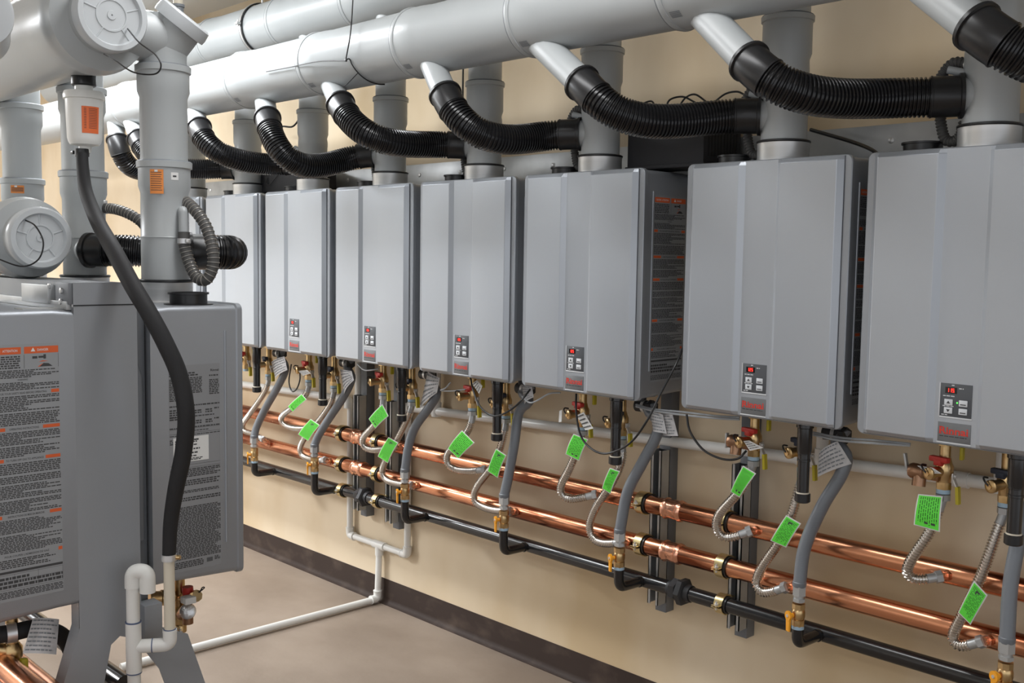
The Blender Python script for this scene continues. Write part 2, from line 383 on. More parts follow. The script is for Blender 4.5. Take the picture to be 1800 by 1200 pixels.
    m.add([(xs + .0003, .155, .562), (xs + .0003, .164, .562), (xs + .0003, .1595, .570)], [(0, 1, 2)])
    m.build('label_headings', 'white_label', lab)
    # rating plate on the left side
    xs = OX0 + .0035 - .0006; rng = random.Random(21); ux = (0, -1, 0); o = (xs, .200, 0); lw = .124
    lab = MB().box((xs + .0002, .075, .032), (xs + .0012, .201, .512)).build('rating_label', mat('label_grey_film_two', (.30, .31, .325), .5, .35), t)
    k = MB(); k2 = MB()
    put_text(k, 'Rinnai', (xs, .0985, .494), ux, uy, width=.021, height=.0055, bold=.03)
    for (a, ww, z1, z0, r_) in ((0, .07, .496, .486, 2), (0, .034, .482, .43, 13), (.050, .03, .484, .446, 10), (.098, .024, .487, .482, 1), (.098, .025, .476, .440, 9),
                               (0, lw, .421, .416, 1), (.0, .03, .412, .386, 5), (.058, .02, .408, .398, 2), (.088, .018, .408, .398, 2), (.110, .012, .410, .405, 1), (0, lw, .395, .391, 1),
                               (.058, .02, .384, .374, 2), (.088, .018, .384, .374, 2), (.110, .012, .386, .381, 1), (0, lw, .370, .366, 1), (.045, .05, .361, .358, 1), (0, lw, .352, .349, 1), (0, .075, .343, .350 - .02, 3),
                               (0, lw, .272, .252, 5), (0, lw, .246, .232, 3), (0, lw, .222, .215, 2), (0, lw, .206, .196, 2), (0, lw, .184, .060, 34), (0, .08, .056, .040, 4), (.108, .014, .056, .046, 3)):
        print_rows(k, Vector(o) + Vector(ux) * a, ux, uy, ww, z1, z0, r_, rng, ragged=.12, fill=.66)
    for z in (.3655, .3545, .281, .274): k.quad((xs, .200, z), (xs, .200 - lw, z), (xs, .200 - lw, z + .0006), (xs, .200, z + .0006))
    for i in range(14):
        a = .195 - .083 - i * .0011; k.quad((xs, a, .044), (xs, a - .0007, .044), (xs, a - .0007, .054), (xs, a, .054))
    k.build('label_print', 'ink', lab)
    wl = MB().box((xs - .0006, .105, .2885), (xs - .0001, .192, .346)).build('serial_sticker', 'white_label', lab)
    x2 = xs - .0008
    for (a, ww, z1, z0, r_) in ((.052, .010, .341, .336, 1), (.030, .030, .341, .332, 2), (.024, .036, .329, .325, 1), (.020, .045, .320, .315, 1), (.020, .040, .311, .306, 1), (.030, .026, .303, .299, 1), (.012, .06, .297, .291, 2), (.004, .006, .34, .30, 8)):
        print_rows(k2, Vector((x2, .192, 0)) + Vector(ux) * a, ux, uy, ww, z1, z0, r_, rng, ragged=.1, fill=.7)
    k2.build('sticker_print', 'ink', wl)
    # top: stainless collar and black intake ring
    cx, cy = .209, .092
    p = MB().lathe((cx, cy, H - .012), (0, 0, 1), [(0, .070), (.010, .070), (.0105, .0645), (.014, .0637), (.016, .0645), (.0545, .0645), (.0575, .0655), (.0585, .0640), (.0585, .058), (.03, .058)], 40, False).build('exhaust_collar', 'steel', t)
    MB().lathe((cx, cy, H + .0445), (0, 0, 1), [(0, .0655), (.002, .0672), (.005, .0672), (.007, .0640), (.007, .0580)], 40, False).build('collar_gasket', 'cuff', p)
    MB().lathe((.054, .110, H - .006), (0, 0, 1), [(0, .056), (.004, .056), (.0045, .043), (.026, .043), (.0265, .047), (.031, .047), (.031, .039), (.010, .039), (.010, .001)], 32, False).build('intake_ring', 'cuff', t)
    m = MB().box((-.018, .232, H - .006), (W + .018, .243, H + .012), .001)
    m.box((.36, .15, H - .008), (.41, .235, H - .002), .001)
    m.build('hanging_bracket', 'galv', t)
    for bx in (.02, .38): MB().lathe((bx, .215, H - .006), (0, 0, 1), [(0, .006), (.003, .006), (.004, .004)], 12).build('screw', 'steel', t)
    # bottom sockets
    for bx, by in ((.134, .12), (.26, .16), (.312, .07), (.36, .16)):
        MB().lathe((bx, by, -.004), (0, 0, 1), [(0, .020), (.018, .020)], 16).build('bottom_socket', 'case', t)
    return t
heater = make_heater()
HD = {1: 'wall-hung silver water heater farthest left, mostly hidden behind the white rack pipe',
      2: 'wall-hung silver water heater just right of the standing rack, its left half hidden by pipes',
      3: 'third visible wall heater from the left, first one with its whole front showing',
      4: 'silver wall heater with copper-line coupling and two pipe channels under it',
      5: 'middle wall heater with a black cable loop hanging in front of its black drain trap',
      6: 'wall heater left of the wide gap, warning label readable on its right side',
      7: 'large silver wall heater right of the wide gap, second from the right edge',
      8: 'nearest wall heater at the right edge, green light lit beside its display reading 115'}
TOPZ = 1.05
for n in range(1, 9):
    o = heater if n == 1 else dup(heater)
    o.location = (UL[n], -.33, TOPZ); tag(o, HD[n], 'water heater', 'water heaters hung along the wall')
    if n == 8: h8 = o
for ch in kids(h8):
    if ch.name.startswith('control_panel'):
        for g in kids(ch):
            if g.name.startswith('display_digits'):
                d = MB(); seven(d, '115', .1805, .1195, .0085,   .0095 - .0018); z_ = d.build('display_digits', 'led', ch); D.objects.remove(g)
        MB().lathe((.2035, .0080, .0975), (0, -1, 0), [(0, .0018), (.001, .0014)], 10).build('status_light', 'ledg', ch)
# rack heaters
RB = .68
o = dup(heater); o.location = (-.56 - OX1 + .0035, -1.9655, RB); rl = o
tag(o, 'rack heater at the left edge, orange and black warning label facing the viewer', 'water heater', 'water heaters on the free-standing rack')
rr_x = []
for k, lb in enumerate(('rack heater behind the black drain hose, rating label and white serial sticker on its side', 'rack heater one place behind the nearest, only its steel collar showing', 'rack heater two places behind the nearest, hidden below the round capped duct')):
    o = dup(heater); x = -.56 + OX0 - .0035 - (0, .50, .98)[k]; o.location = (x, -1.310, RB); o.rotation_euler = (0, 0, pi)
    rr_x.append(x); tag(o, lb, 'water heater', 'water heaters on the free-standing rack')

# ------------------------------------------------------------------ wall rail and struts
t = thing('mounting_rail', (-1.5, 0, 1.71), 'long grey steel rail on the wall behind the heater tops', 'rail')
m = MB().box((-3.8, -.0045, 1.71), (1.5, 0, 1.803), .001); m.box((-3.8, -.03, 1.706), (1.5, 0, 1.711)); m.build('rail_plate', 'galv', t, root=t)
for i in range(22):
    x = -3.7 + i * .24; MB().lathe((x, -.0045, 1.762), (0, -1, 0), [(0, .008), (.0015, .008), (.003, .005)], 14).build('screw', 'steel', t, root=t)
# copies of the wall strip between unit tops: standoff brackets carrying the heaters
for i, z in enumerate((1.66, 1.10)):
    t = MB().box((-3.8, -.087, z), (1.5, -.045, z + .041), .002).build('support_channel', 'galv'); tag(t, ('upper' if i == 0 else 'lower') + ' horizontal steel channel behind the wall heaters', 'channel', 'horizontal channels behind the heaters')
def strut(x, z0, z1, w_, lb, wide=True):
    t = thing('strut_channel', (x, 0, z0), lb, 'channel', 'vertical strut channels on the wall')
    m = MB(); m.box((x, -.0408, z0), (x + .041, 0, z1), .0015); m.build('back_channel', 'strutgrey', t, root=t)
    if wide:
        a = x; zt = .868; zb_ = z0 + .032; m = MB()
        m.box((a, -.082, zb_), (a + .003, -.041, zt)); m.box((a + .038, -.082, zb_), (a + .041, -.041, zt)); m.box((a, -.044, zb_), (a + .041, -.041, zt))
        m.box((a, -.082, zb_), (a + .010, -.0795, zt)); m.box((a + .031, -.082, zb_), (a + .041, -.0795, zt)); m.build('front_channel', 'galv', t, root=t)
        MB().box((a + .0035, -.0475, zb_ + .001), (a + .0375, -.0442, zt - .001)).build('channel_shade', 'strutblack', t, root=t)  # dark strip paints in the shade inside the open channel
    return t
strut(-.308, .355, 1.05, .041, 'vertical strut channel below the gap between the two widest-spaced heaters')
strut(-.016, .355, 1.05, .041, 'vertical strut channel below the second heater from the right')
strut(-1.872, .355, 1.05, .041, 'left one of the close pair of strut channels near the white drain tee')
strut(-1.650, .345, 1.05, .041, 'right one of the close pair of strut channels near the white drain tee')

# ------------------------------------------------------------------ copper mains, gas main
CY = -.120; ZU = .709; ZL = .580; ZG = .470
def copper(z, lb):
    t = thing('copper_main', (-1, CY, z - .027), lb, 'pipe', 'copper mains along the wall')
    MB().sweep([(-4, CY, z), (1.6, CY, z)], .027, 28).build('pipe', 'copper', t, root=t)
    for x in (-.185, -1.768, -3.2):
        prof = [(-.034, .0275), (-.032, .0315), (-.026, .0325), (-.022, .0300), (-.010, .0292), (.008, .0300), (.018, .0294), (.022, .0325), (.028, .0315), (.034, .0278)]
        MB().lathe((x, CY, z), (1, 0, 0), prof, 28).build('crimp_coupling', 'copperw', t, root=t)
    return t
cu = copper(ZU, 'upper copper main, tarnished, feeding the left hose of each heater')
cl = copper(ZL, 'lower copper main between the upper copper one and the black gas pipe')
gm = thing('gas_main', (-1, CY, ZG - .022), 'black iron gas pipe running lowest along the wall', 'pipe')
MB().sweep([(-4, CY, ZG), (1.6, CY, ZG)], .0215, 24).build('pipe', 'blackpipe', gm, root=gm)
for x in (-.150, -1.735):
    m = MB(); m.lathe((x - .045, CY, ZG), (1, 0, 0), [(0, .024), (.012, .024)], 16); m.lathe((x - .033, CY, ZG), (1, 0, 0), [(0, .031), (.002, .034), (.022, .034), (.024, .031)], 6)
    m.lathe((x - .007, CY, ZG), (1, 0, 0), [(0, .036), (.003, .041), (.020, .041), (.024, .035)], 6, rot=.5); m.lathe((x + .019, CY, ZG), (1, 0, 0), [(0, .026), (.016, .025)], 16)
    m.build('union', 'blackfit', gm, root=gm)
def clamp(x, z, r, lb):
    t = thing('pipe_clamp', (x, -.045, z - r - .01), lb, 'clamp', 'yellow zinc pipe clamps on the struts')
    R0 = r + .0012; R1 = r + .0065
    m = MB()
    for yy in (x - .014, x + .004): pass
    for a0, a1 in ((40, 176), (184, 320)):
        n = 16; ring = []
        for rad in (R0 + .004, R0 + .0065):
            for xx in (x - .0135, x + .0135):
                for k in range(n + 1):
                    a = radians(a0 + (a1 - a0) * k / n); ring.append((xx, CY + rad * cos(a), z + rad * sin(a)))
        N = n + 1; f_ = []
        for k in range(n):
            f_ += [(k, k + 1, N + k + 1, N + k), (2 * N + k, 2 * N + k + 1, 3 * N + k + 1, 3 * N + k), (k, k + 1, 2 * N + k + 1, 2 * N + k), (N + k, N + k + 1, 3 * N + k + 1, 3 * N + k)]
        f_ += [(0, N, 3 * N, 2 * N), (n, N + n, 3 * N + n, 2 * N + n)]
        m.add(ring, f_)
    for s_ in (1, -1): m.box((x - .0135, -.105, z + s_ * (r * .80) - .0015), (x + .0135, -.082, z + s_ * (r * .80) + .0015), .0005)
    m.box((x - .0135, CY - r - .020, z - .0035), (x + .0135, CY - r - .004, z - .0015), .0005); m.box((x - .0135, CY - r - .020, z + .0015), (x + .0135, CY - r - .004, z + .0035), .0005)
    m.build('strap', 'zinc', t, root=t)
    m = MB().lathe((x - .009, CY, z), (1, 0, 0), [(0, R1 - .0028), (.030, R1 - .0028)], 28); m.build('cushion', 'cuff', t, root=t)
    m = MB().cyl((x, CY - r - .013, z - .010), (x, CY - r - .013, z + .014), .003, 8); m.hexn((x, CY - r - .013, z + .003), (x, CY - r - .013, z + .008), .0065); m.build('bolt', 'steel', t, root=t)
nm = {0: 'upper copper pipe', 1: 'lower copper pipe', 2: 'black gas pipe'}
for x, sl in ((-.300, 'below the wide heater gap'), (-.005, 'under the second heater from the right'), (-1.885, 'at the left strut near the white drain tee'), (-1.640, 'at the right strut near the white drain tee')):
    for i, (z, r) in enumerate(((ZU, .027), (ZL, .027), (ZG, .0215))):
        if i == 2 and x == -.300: continue
        clamp(x + .0, z, r, 'zinc clamp on the %s %s' % (nm[i], sl))

# ------------------------------------------------------------------ white condensate pipe on the wall and floor
t = thing('drain_pipe', (-1.77, -.03, 0), 'white plastic drain with a tee above the dark baseboard, running out across the floor', 'pipe')
r = .0135; zt = .245; yy = -.022
m = MB(); a = (-1.975, yy, zt); b = (-1.578, yy, zt)
m.sweep(fillet([(-1.975, yy, .832), a, (-1.78, yy, zt)], .02), r, 16); m.build('left_riser', 'pvc', t, root=t)
m = MB(); m.sweep(fillet([(-1.578, yy, .848), b, (-1.78, yy, zt)], .02), r, 16); m.build('right_riser', 'pvc', t, root=t)
m = MB().sweep(fillet([(-1.765, yy, zt), (-1.765, yy - .008, .018), (-1.773, -1.12, .018)], .022, 8), r, 16); m.build('floor_run', 'pvc', t, root=t)
def elbow(m, p, d1, d2, rr=.0172, l=.034):
    p = Vector(p); m.sweep(fillet([p + Vector(d1) * l, p, p + Vector(d2) * l], .022, 6), rr, 18)
    for d in (Vector(d1), Vector(d2)): m.cyl(p + d * (l - .004), p + d * (l + .0005), rr + .0012, 18)
m = MB(); elbow(m, a, (0, 0, 1), (1, 0, 0)); m.build('elbow', 'pvc', t, root=t)
m = MB(); elbow(m, b, (0, 0, 1), (-1, 0, 0)); m.build('elbow', 'pvc', t, root=t)
m = MB(); elbow(m, (-1.765, yy - .008, .020), (0, .0, 1), (0, -1, 0)); m.build('elbow', 'pvc', t, root=t)
m = MB().cyl((-1.80, yy, zt), (-1.725, yy, zt), .0178); m.cyl((-1.765, yy, zt), (-1.765, yy, zt - .042), .0178); m.build('tee', 'pvc', t, root=t)
t = thing('condensate_pipe', (-.2, -.03, .84), 'white plastic pipe sloping along the wall under the heaters', 'pipe')
m = MB().sweep([(-1.578, -.030, .846), (1.6, -.030, .955)], .0165, 18); m.build('pipe', 'pvc', t, root=t)
m = MB()
for x in (-.95, .19, .6): 
    z = .846 + (x + 1.578) / 3.178 * .109; m.cyl((x - .03, -.030, z), (x + .03, -.030, z), .0198)
m.build('coupling', 'pvc', t, root=t)
m = MB(); elbow(m, (-1.585, -.030, .846), (1, 0, 0), (0, 0, -1), .0198); m.build('elbow', 'pvc', t, root=t)
t = thing('condensate_pipe', (-2.6, -.03, .8), 'white plastic pipe along the wall left of the strut pair, behind the far heaters', 'pipe')
m = MB().sweep([(-3.9, -.030, .785), (-1.975, -.030, .832)], .0165, 18); m.build('pipe', 'pvc', t, root=t)
m = MB(); elbow(m, (-1.975, -.030, .832), (-1, 0, 0), (0, 0, -1), .0198); m.build('elbow', 'pvc', t, root=t)
for n in (3, 4, 7, 8):
    x = UL[n] + (.235 if n != 8 else .20); z = .846 + (x + 1.578) / 3.178 * .109 if x > -1.6 else .83
    m = MB().sweep([(x, -.030, z), (x, -.030, 1.09)], .0165, 16); m.cyl((x, -.03, z - .02), (x, -.03, z + .035), .0198)
    o = m.build('pipe_riser', 'pvc'); tag(o, {3: 'short white riser behind the third visible heater\'s brass valves', 4: 'short white riser behind the heater between the strut pair', 7: 'short white riser left of the black trap, second heater from right', 8: 'short white riser at the far right behind the nearest heater\'s valves'}[n], 'pipe', 'short white drain risers behind the heaters')

# ------------------------------------------------------------------ front header with branches, rear header
HY, HZ = -.53, 2.10
def header(name, lb, y, z, x0, x1, joints, r=.1):
    t = thing(name, (0, y, z - r), lb, 'duct', 'white vent headers along the wall')
    prof = [(x0, r)]
    for j in sorted(joints):
        prof += [(j - .010, r), (j - .009, r + .0055), (j - .002, r + .0075), (j + .006, r + .0055), (j + .0065, r + .0035), (j + .060, r + .0035), (j + .066, r + .0022), (j + .082, r + .0022), (j + .088, r)]
    prof.append((x1, r))
    MB().lathe((0, y, z), (1, 0, 0), prof, 48).build('pipe', 'pp', t, root=t)
    for j in joints:
        MB().lathe((j - .0135, y, z), (1, 0, 0), [(0, r + .001), (.0004, r + .0045), (.004, r + .0045)], 48, False).build('joint_seal', 'seal', t, root=t)
    return t
joints = [.60, .10, -.40, -.90, -1.42, -1.92, -2.43, -2.93, -3.4]
hf = header('vent_header', 'front white vent header with slanted branches to the black corrugated hoses', HY, HZ, -4.6, 1.5, joints)
XC = lambda j, ang, r: (j, HY + r * cos(radians(ang)), HZ + r * sin(radians(ang)))
for j in joints[:6]:                     # small certification marks by the joints
    m = MB()
    for k in range(5):
        a0 = 228 + k * 2.2; rr_ = .1042
        m.quad(XC(j + .014, a0, rr_), XC(j + .044, a0, rr_), XC(j + .044, a0 + 1.5, rr_), XC(j + .014, a0 + 1.5, rr_))
    m.build('printed_mark', 'seal', hf, root=hf)
rh = header('vent_header', 'rear white vent header, higher and partly hidden behind the front one', -.24, 2.39, -4.6, 1.5, [at(345, 70, -.34).x + .0, at(468, 50, -.34).x, at(597, 35, -.34).x, at(785, 8, -.34).x, .1, .7])
xk = at(424, 45, -.34).x
t = thing('pipe_hanger', (xk, -.24, 2.27), 'black-lined round hanger ring around the rear header', 'hanger')
MB().lathe((xk - .012, -.24, 2.39), (1, 0, 0), [(0, .102), (0, .107), (.024, .107), (.024, .102)], 40, False).build('ring', 'cuff', t, root=t)
m = MB().lathe((xk - .006, -.24, 2.39), (1, 0, 0), [(0, .1072), (0, .109), (.012, .109), (.012, .1072)], 40, False)
m.cyl((xk, -.24 - .115, 2.385), (xk, -.24 - .115, 2.41), .004, 8); m.box((xk - .010, -.24 - .125, 2.392), (xk + .010, -.24 - .106, 2.402), .001); m.build('band', 'steel', t, root=t)
MB().cyl((xk, -.24, 2.497), (xk, -.24, 2.64), .005, 8).build('rod', 'steel', t, root=t)
# cable ties: black strap hanging from above round the front header
xt = at(612, 110, -.63).x
m = MB(); pts = [at(622, 0, -.50) + Vector((0, 0, .06)), at(617, 50, -.64), at(608, 105, -.645)]
m.sweep(spline(pts, 6), .0022, 6)
ring = [(xt + .0 + k * .0035, HY + .1035 * cos(radians(190 + k * 9)), HZ + .1035 * sin(radians(190 + k * 9))) for k in range(0, 11)]
m.sweep(spline([at(608, 105, -.645)] + ring[1:], 4), .0022, 6)
m.sweep(spline([at(608, 107, -.64), at(560, 108, -.64), at(510, 118, -.635), at(468, 126, -.635)], 6), .0016, 6)
m.sweep(spline([ring[4], at(612, 146, -.62), at(603, 152, -.62)], 6), .0016, 6)
m.box(at(608, 106, -.646) - Vector((.004, .003, .004)), at(608, 106, -.646) + Vector((.004, .003, .004)), .001)
tag(m.build('cable_tie', 'cable'), 'thin black tie hanging down and looped around the front header', 'tie')

# vertical vents
TZ = 1.815; RV = .0572; SD = Vector((-.85, -.50, 0)).normalized()
VX = {n: UL[n] + .209 for n in UL}
VY = -.238
for n in range(1, 9):
    lb = {1: 'white vent riser on the far left wall heater, seen behind the white rack pipe', 2: 'white vent riser on the heater just right of the rack', 3: 'white vent riser behind the steepest black hose', 4: 'white vent riser on the fourth wall heater, where the steep black hose ends', 5: 'white vent riser above the heater with the hanging cable loop', 6: 'white vent riser left of the black box on the wall', 7: 'white vent riser on the second heater from the right', 8: 'white vent riser on the nearest heater at the right edge'}[n]
    t = thing('vent_riser', (VX[n], VY, 1.745), lb, 'pipe', 'white vent risers on the wall heaters')
    zb = 2.015 if n < 6 else 2.055
    prof = [(0, RV), (.130, RV), (.132, RV + .0012), (.150, RV + .0012), (zb - 1.745 - .105, RV - .001), (zb - 1.745 - .09, RV + .004), (zb - 1.745 - .012, RV + .004), (zb - 1.745 - .010, RV + .008), (zb - 1.745 + .002, RV + .0085), (zb - 1.745 + .004, RV + .002), (zb - 1.745 + .006, RV - .002), (.66, RV - .002)]
    MB().lathe((VX[n], VY, 1.745), (0, 0, 1), prof, 36).build('pipe', 'pp', t, root=t)
    MB().cyl(Vector((VX[n], VY, TZ)), Vector((VX[n], VY, TZ)) + SD * .075, .0405, 28).build('tee_stub', 'pp', t, root=t)
    MB().lathe((VX[n], VY, zb - .0005), (0, 0, 1), [(0, RV + .001), (.0055, RV + .0062), (.0075, RV + .001)], 36, False).build('joint_seal', 'seal', t, root=t)
    MB().cyl((VX[n] - .05, VY - .02, 1.865), (VX[n] - .085, VY - .03, 1.875), .009, 12).build('drain_stub', 'pp', t, root=t)

# black corrugated intake hoses
HP = {
 8: ([(.3234, -.58, 1.8885), (.3977, -.6013, 1.8251), (.4719, -.5723, 1.765), (.4633, -.3382, 1.8292), (.5495, -.3365, 1.8103), (.667, -.2674, 1.815)], 'widest black corrugated hose, ending at the nearest riser on the right'),
 7: ([(-.1738, -.58, 1.8955), (-.0759, -.5979, 1.8255), (-.0204, -.5727, 1.7199), (.0084, -.3179, 1.8365), (.0946, -.3053, 1.8161), (.159, -.2674, 1.815)], 'black corrugated hose sagging in front of the black box'),
 6: ([(-.7118, -.58, 1.9212), (-.58, -.6181, 1.7746), (-.5251, -.5245, 1.742), (-.621, -.3125, 1.8261), (-.5348, -.3148, 1.8136), (-.4543, -.2674, 1.815)], 'black corrugated hose ending left of the black box, over two heater tops'),
 5: ([(-1.2434, -.58, 1.9435), (-1.0906, -.628, 1.8167), (-.9821, -.5832, 1.7744), (-1.1167, -.3795, 1.824), (-1.0305, -.3075, 1.8204), (-.9623, -.2674, 1.815)], 'black corrugated hose partly covered at its right end by the next one'),
 4: ([(-1.6996, -.58, 1.936), (-1.5099, -.6711, 1.7787), (-1.5259, -.5544, 1.6698), (-1.6219, -.3537, 1.8058), (-1.5357, -.3059, 1.8147), (-1.4703, -.2674, 1.815)], 'black corrugated hose that drops steepest, crossing the one left of it'),
 3: ([(-2.2149, -.58, 1.9441), (-2.082, -.6214, 1.8267), (-2.0521, -.5445, 1.7952), (-2.136, -.3236, 1.805), (-2.0498, -.3095, 1.8051), (-1.9783, -.2674, 1.815)], 'black corrugated hose crossed by the steep one at its right end'),
 2: ([(-2.769, -.58, 1.9388), (-2.6155, -.6097, 1.8237), (-2.5624, -.5963, 1.7651), (-2.6083, -.325, 1.823), (-2.5221, -.2885, 1.8164), (-2.4863, -.2674, 1.815)], 'black corrugated hose passing behind the tall white rack pipe'),
 1: ([(-2.9861, -.58, 1.9491), (-2.9372, -.5953, 1.876), (-2.9585, -.5308, 1.7231), (-3.1291, -.3704, 1.8748), (-3.0429, -.296, 1.8165), (-2.9943, -.2674, 1.815)], 'leftmost black corrugated hose with the smooth upper bend')}
HP[9] = ([tuple(Vector(p) + Vector((P - .015, 0, .004))) for p in HP[8][0]], 'black corrugated hose leaving the frame at the upper right')
for n, (cp, lb) in HP.items():
    B = [1, 5, 10, 10, 5, 1]; path = []
    for i in range(61):
        u_ = i / 60; q_ = Vector((0, 0, 0))
        for k in range(6): q_ += Vector(cp[k]) * (B[k] * (1 - u_) ** (5 - k) * u_ ** k)
        path.append(q_)
    T = arclen(path)[-1]; A = path[0]; bd = (Vector(cp[1]) - A).normalized()
    t = thing('corrugated_hose', A, lb, 'hose', 'black corrugated air hoses to the wall heaters')
    q, rr_ = corr(subpath(path, .068, T - .062, .008), .0395, .0440, .0092)
    MB().sweep(q, rr_, 24, False).build('hose', 'rubber', t, root=t)
    for p_, e_ in ((subpath(path, 0, .068, .01), .010), (list(reversed(subpath(path, T - .064, T, .01))), .010)):
        m = MB().sweep(p_, .0448, 28, False); m.lathe(p_[0], p_[1] - p_[0], [(-.001, .038), (-.001, .0495), (.0065, .0495), (.008, .0448)], 30, False)
        m.lathe(p_[-1], p_[-1] - p_[-2], [(-.002, .0448), (-.001, .0462), (.002, .0462), (.003, .040)], 30, False); m.build('cuff', 'cuff', t, root=t)
    tt = (HZ - A.z) / -bd.z
    MB().cyl(A - bd * (tt - .03), A + bd * .03, .0375, 28).build('branch', 'pp', hf, root=hf)
# grey drain loops at the risers
for n in range(4, 9):
    x, y = VX[n], VY
    p0 = Vector((x - .045, y - .015, 1.885)); pts = [p0, p0 + Vector((-.035, -.005, .004)), p0 + Vector((-.066, .0, -.035)), Vector((x - .118, y + .01, 1.80)), Vector((x - .105, y + .012, 1.735)), Vector((x - .085, y + .012, 1.722)), Vector((x - .068, y + .012, 1.735)), Vector((x - .060, y + .012, 1.765))]
    path = spline(pts, 8); q, rr_ = corr(path, .0105, .0125, .0075)
    t = thing('drain_loop_hose', pts[4], {4: 'small ribbed drain hose beside the vent riser of the fourth heater', 5: 'small ribbed drain hose behind the hose end left of the long one', 6: 'small ribbed drain hose hanging in a U left of the black wall box', 7: 'small ribbed drain hose right of the black wall box', 8: 'small ribbed dark drain hose under the thick hose at far right'}[n], 'hose', 'small ribbed drain hoses on the wall risers')
    MB().sweep(q, rr_, 12).build('hose', 'greyrub', t, root=t)
    MB().lathe(p0, (-1, 0, 0), [(0, .0135), (.008, .0135)], 14).build('hose_clip', 'steel', t, root=t)

# black box and cables at the wall
bx0, bx1 = at(1102, 290, -.20).x, at(1236, 290, -.20).x
t = thing('control_box', ((bx0 + bx1) / 2, -.15, 1.715), 'black textured box on the wall above the wide gap between heaters', 'box')
MB().box((bx0, -.20, 1.712), (bx1, -.02, 1.835), .004).build('body', 'xfmr', t, root=t)
MB().box((bx0 - .004, -.205, 1.706), (bx1 + .006, -.02, 1.716), .002).build('base_flange', 'xfmr', t, root=t)
m = MB()
for i in range(10): m.box((bx1, -.18 + i * .015, 1.735), (bx1 + .0015, -.174 + i * .015, 1.82))
m.build('vent_slots', 'dark', t, root=t)
bx0, bx1 = at(462, 320, -.16).x, at(545, 320, -.16).x
t = thing('control_box', ((bx0 + bx1) / 2, -.12, 1.715), 'dark grey box on the wall behind the steep black hose', 'box')
MB().prism([(bx0, -.20, 1.712), (bx1, -.20, 1.712), (bx1, -.20, 1.80), (bx0 + .03, -.20, 1.80), (bx0, -.20, 1.77)], (0, .17, 0)).build('body', 'xfmr', t, root=t)
def cable(name, pts, r, m_, lb, cat='cable', n=10):
    return tag(MB().sweep(spline(pts, n), r, 8).build(name, m_), lb, cat)
arcs = [([(1115, 190), (1128, 183), (1145, 178), (1153, 190)], 'thin black wire arching left on top of the black wall box'), ([(1170, 190), (1178, 175), (1200, 170), (1222, 180)], 'thin black wire arching over the middle of the black wall box'),
        ([(1192, 190), (1205, 172), (1222, 166), (1243, 180)], 'thin black wire crossing the middle one on the black wall box'), ([(1255, 180), (1275, 165), (1295, 161), (1308, 166)], 'thin black wire arching right of the black wall box')]
for pl, lb in arcs: cable('signal_wire', [at(a, b, -.13) for a, b in pl], .0028, 'cable', lb, 'wire')
cable('power_cord', [at(1425, 228, -.06), at(1460, 238, -.08), at(1500, 250, -.12), at(1530, 262, -.17), at(1548, 275, -.2)], .005, 'cable', 'black cord draped behind the two heaters at the right')
cable('power_cord', [at(533, 190, -.05), at(528, 205, -.06), at(515, 222, -.07), at(498, 222, -.07)], .004, 'cable', 'short black cord on the wall beside the steep hose')
cable('hanging_wire', [at(814, 120, -.02), at(813, 205, -.02)], .0035, 'cable', 'straight black wire hanging down the wall beside a riser', 'wire')
cable('signal_wire', [at(470, 312, -.205), at(468, 322, -.21), at(474, 324, -.21), at(488, 308, -.205)], .002, 'cable', 'thin wire loop over the dark grey wall box', 'wire')

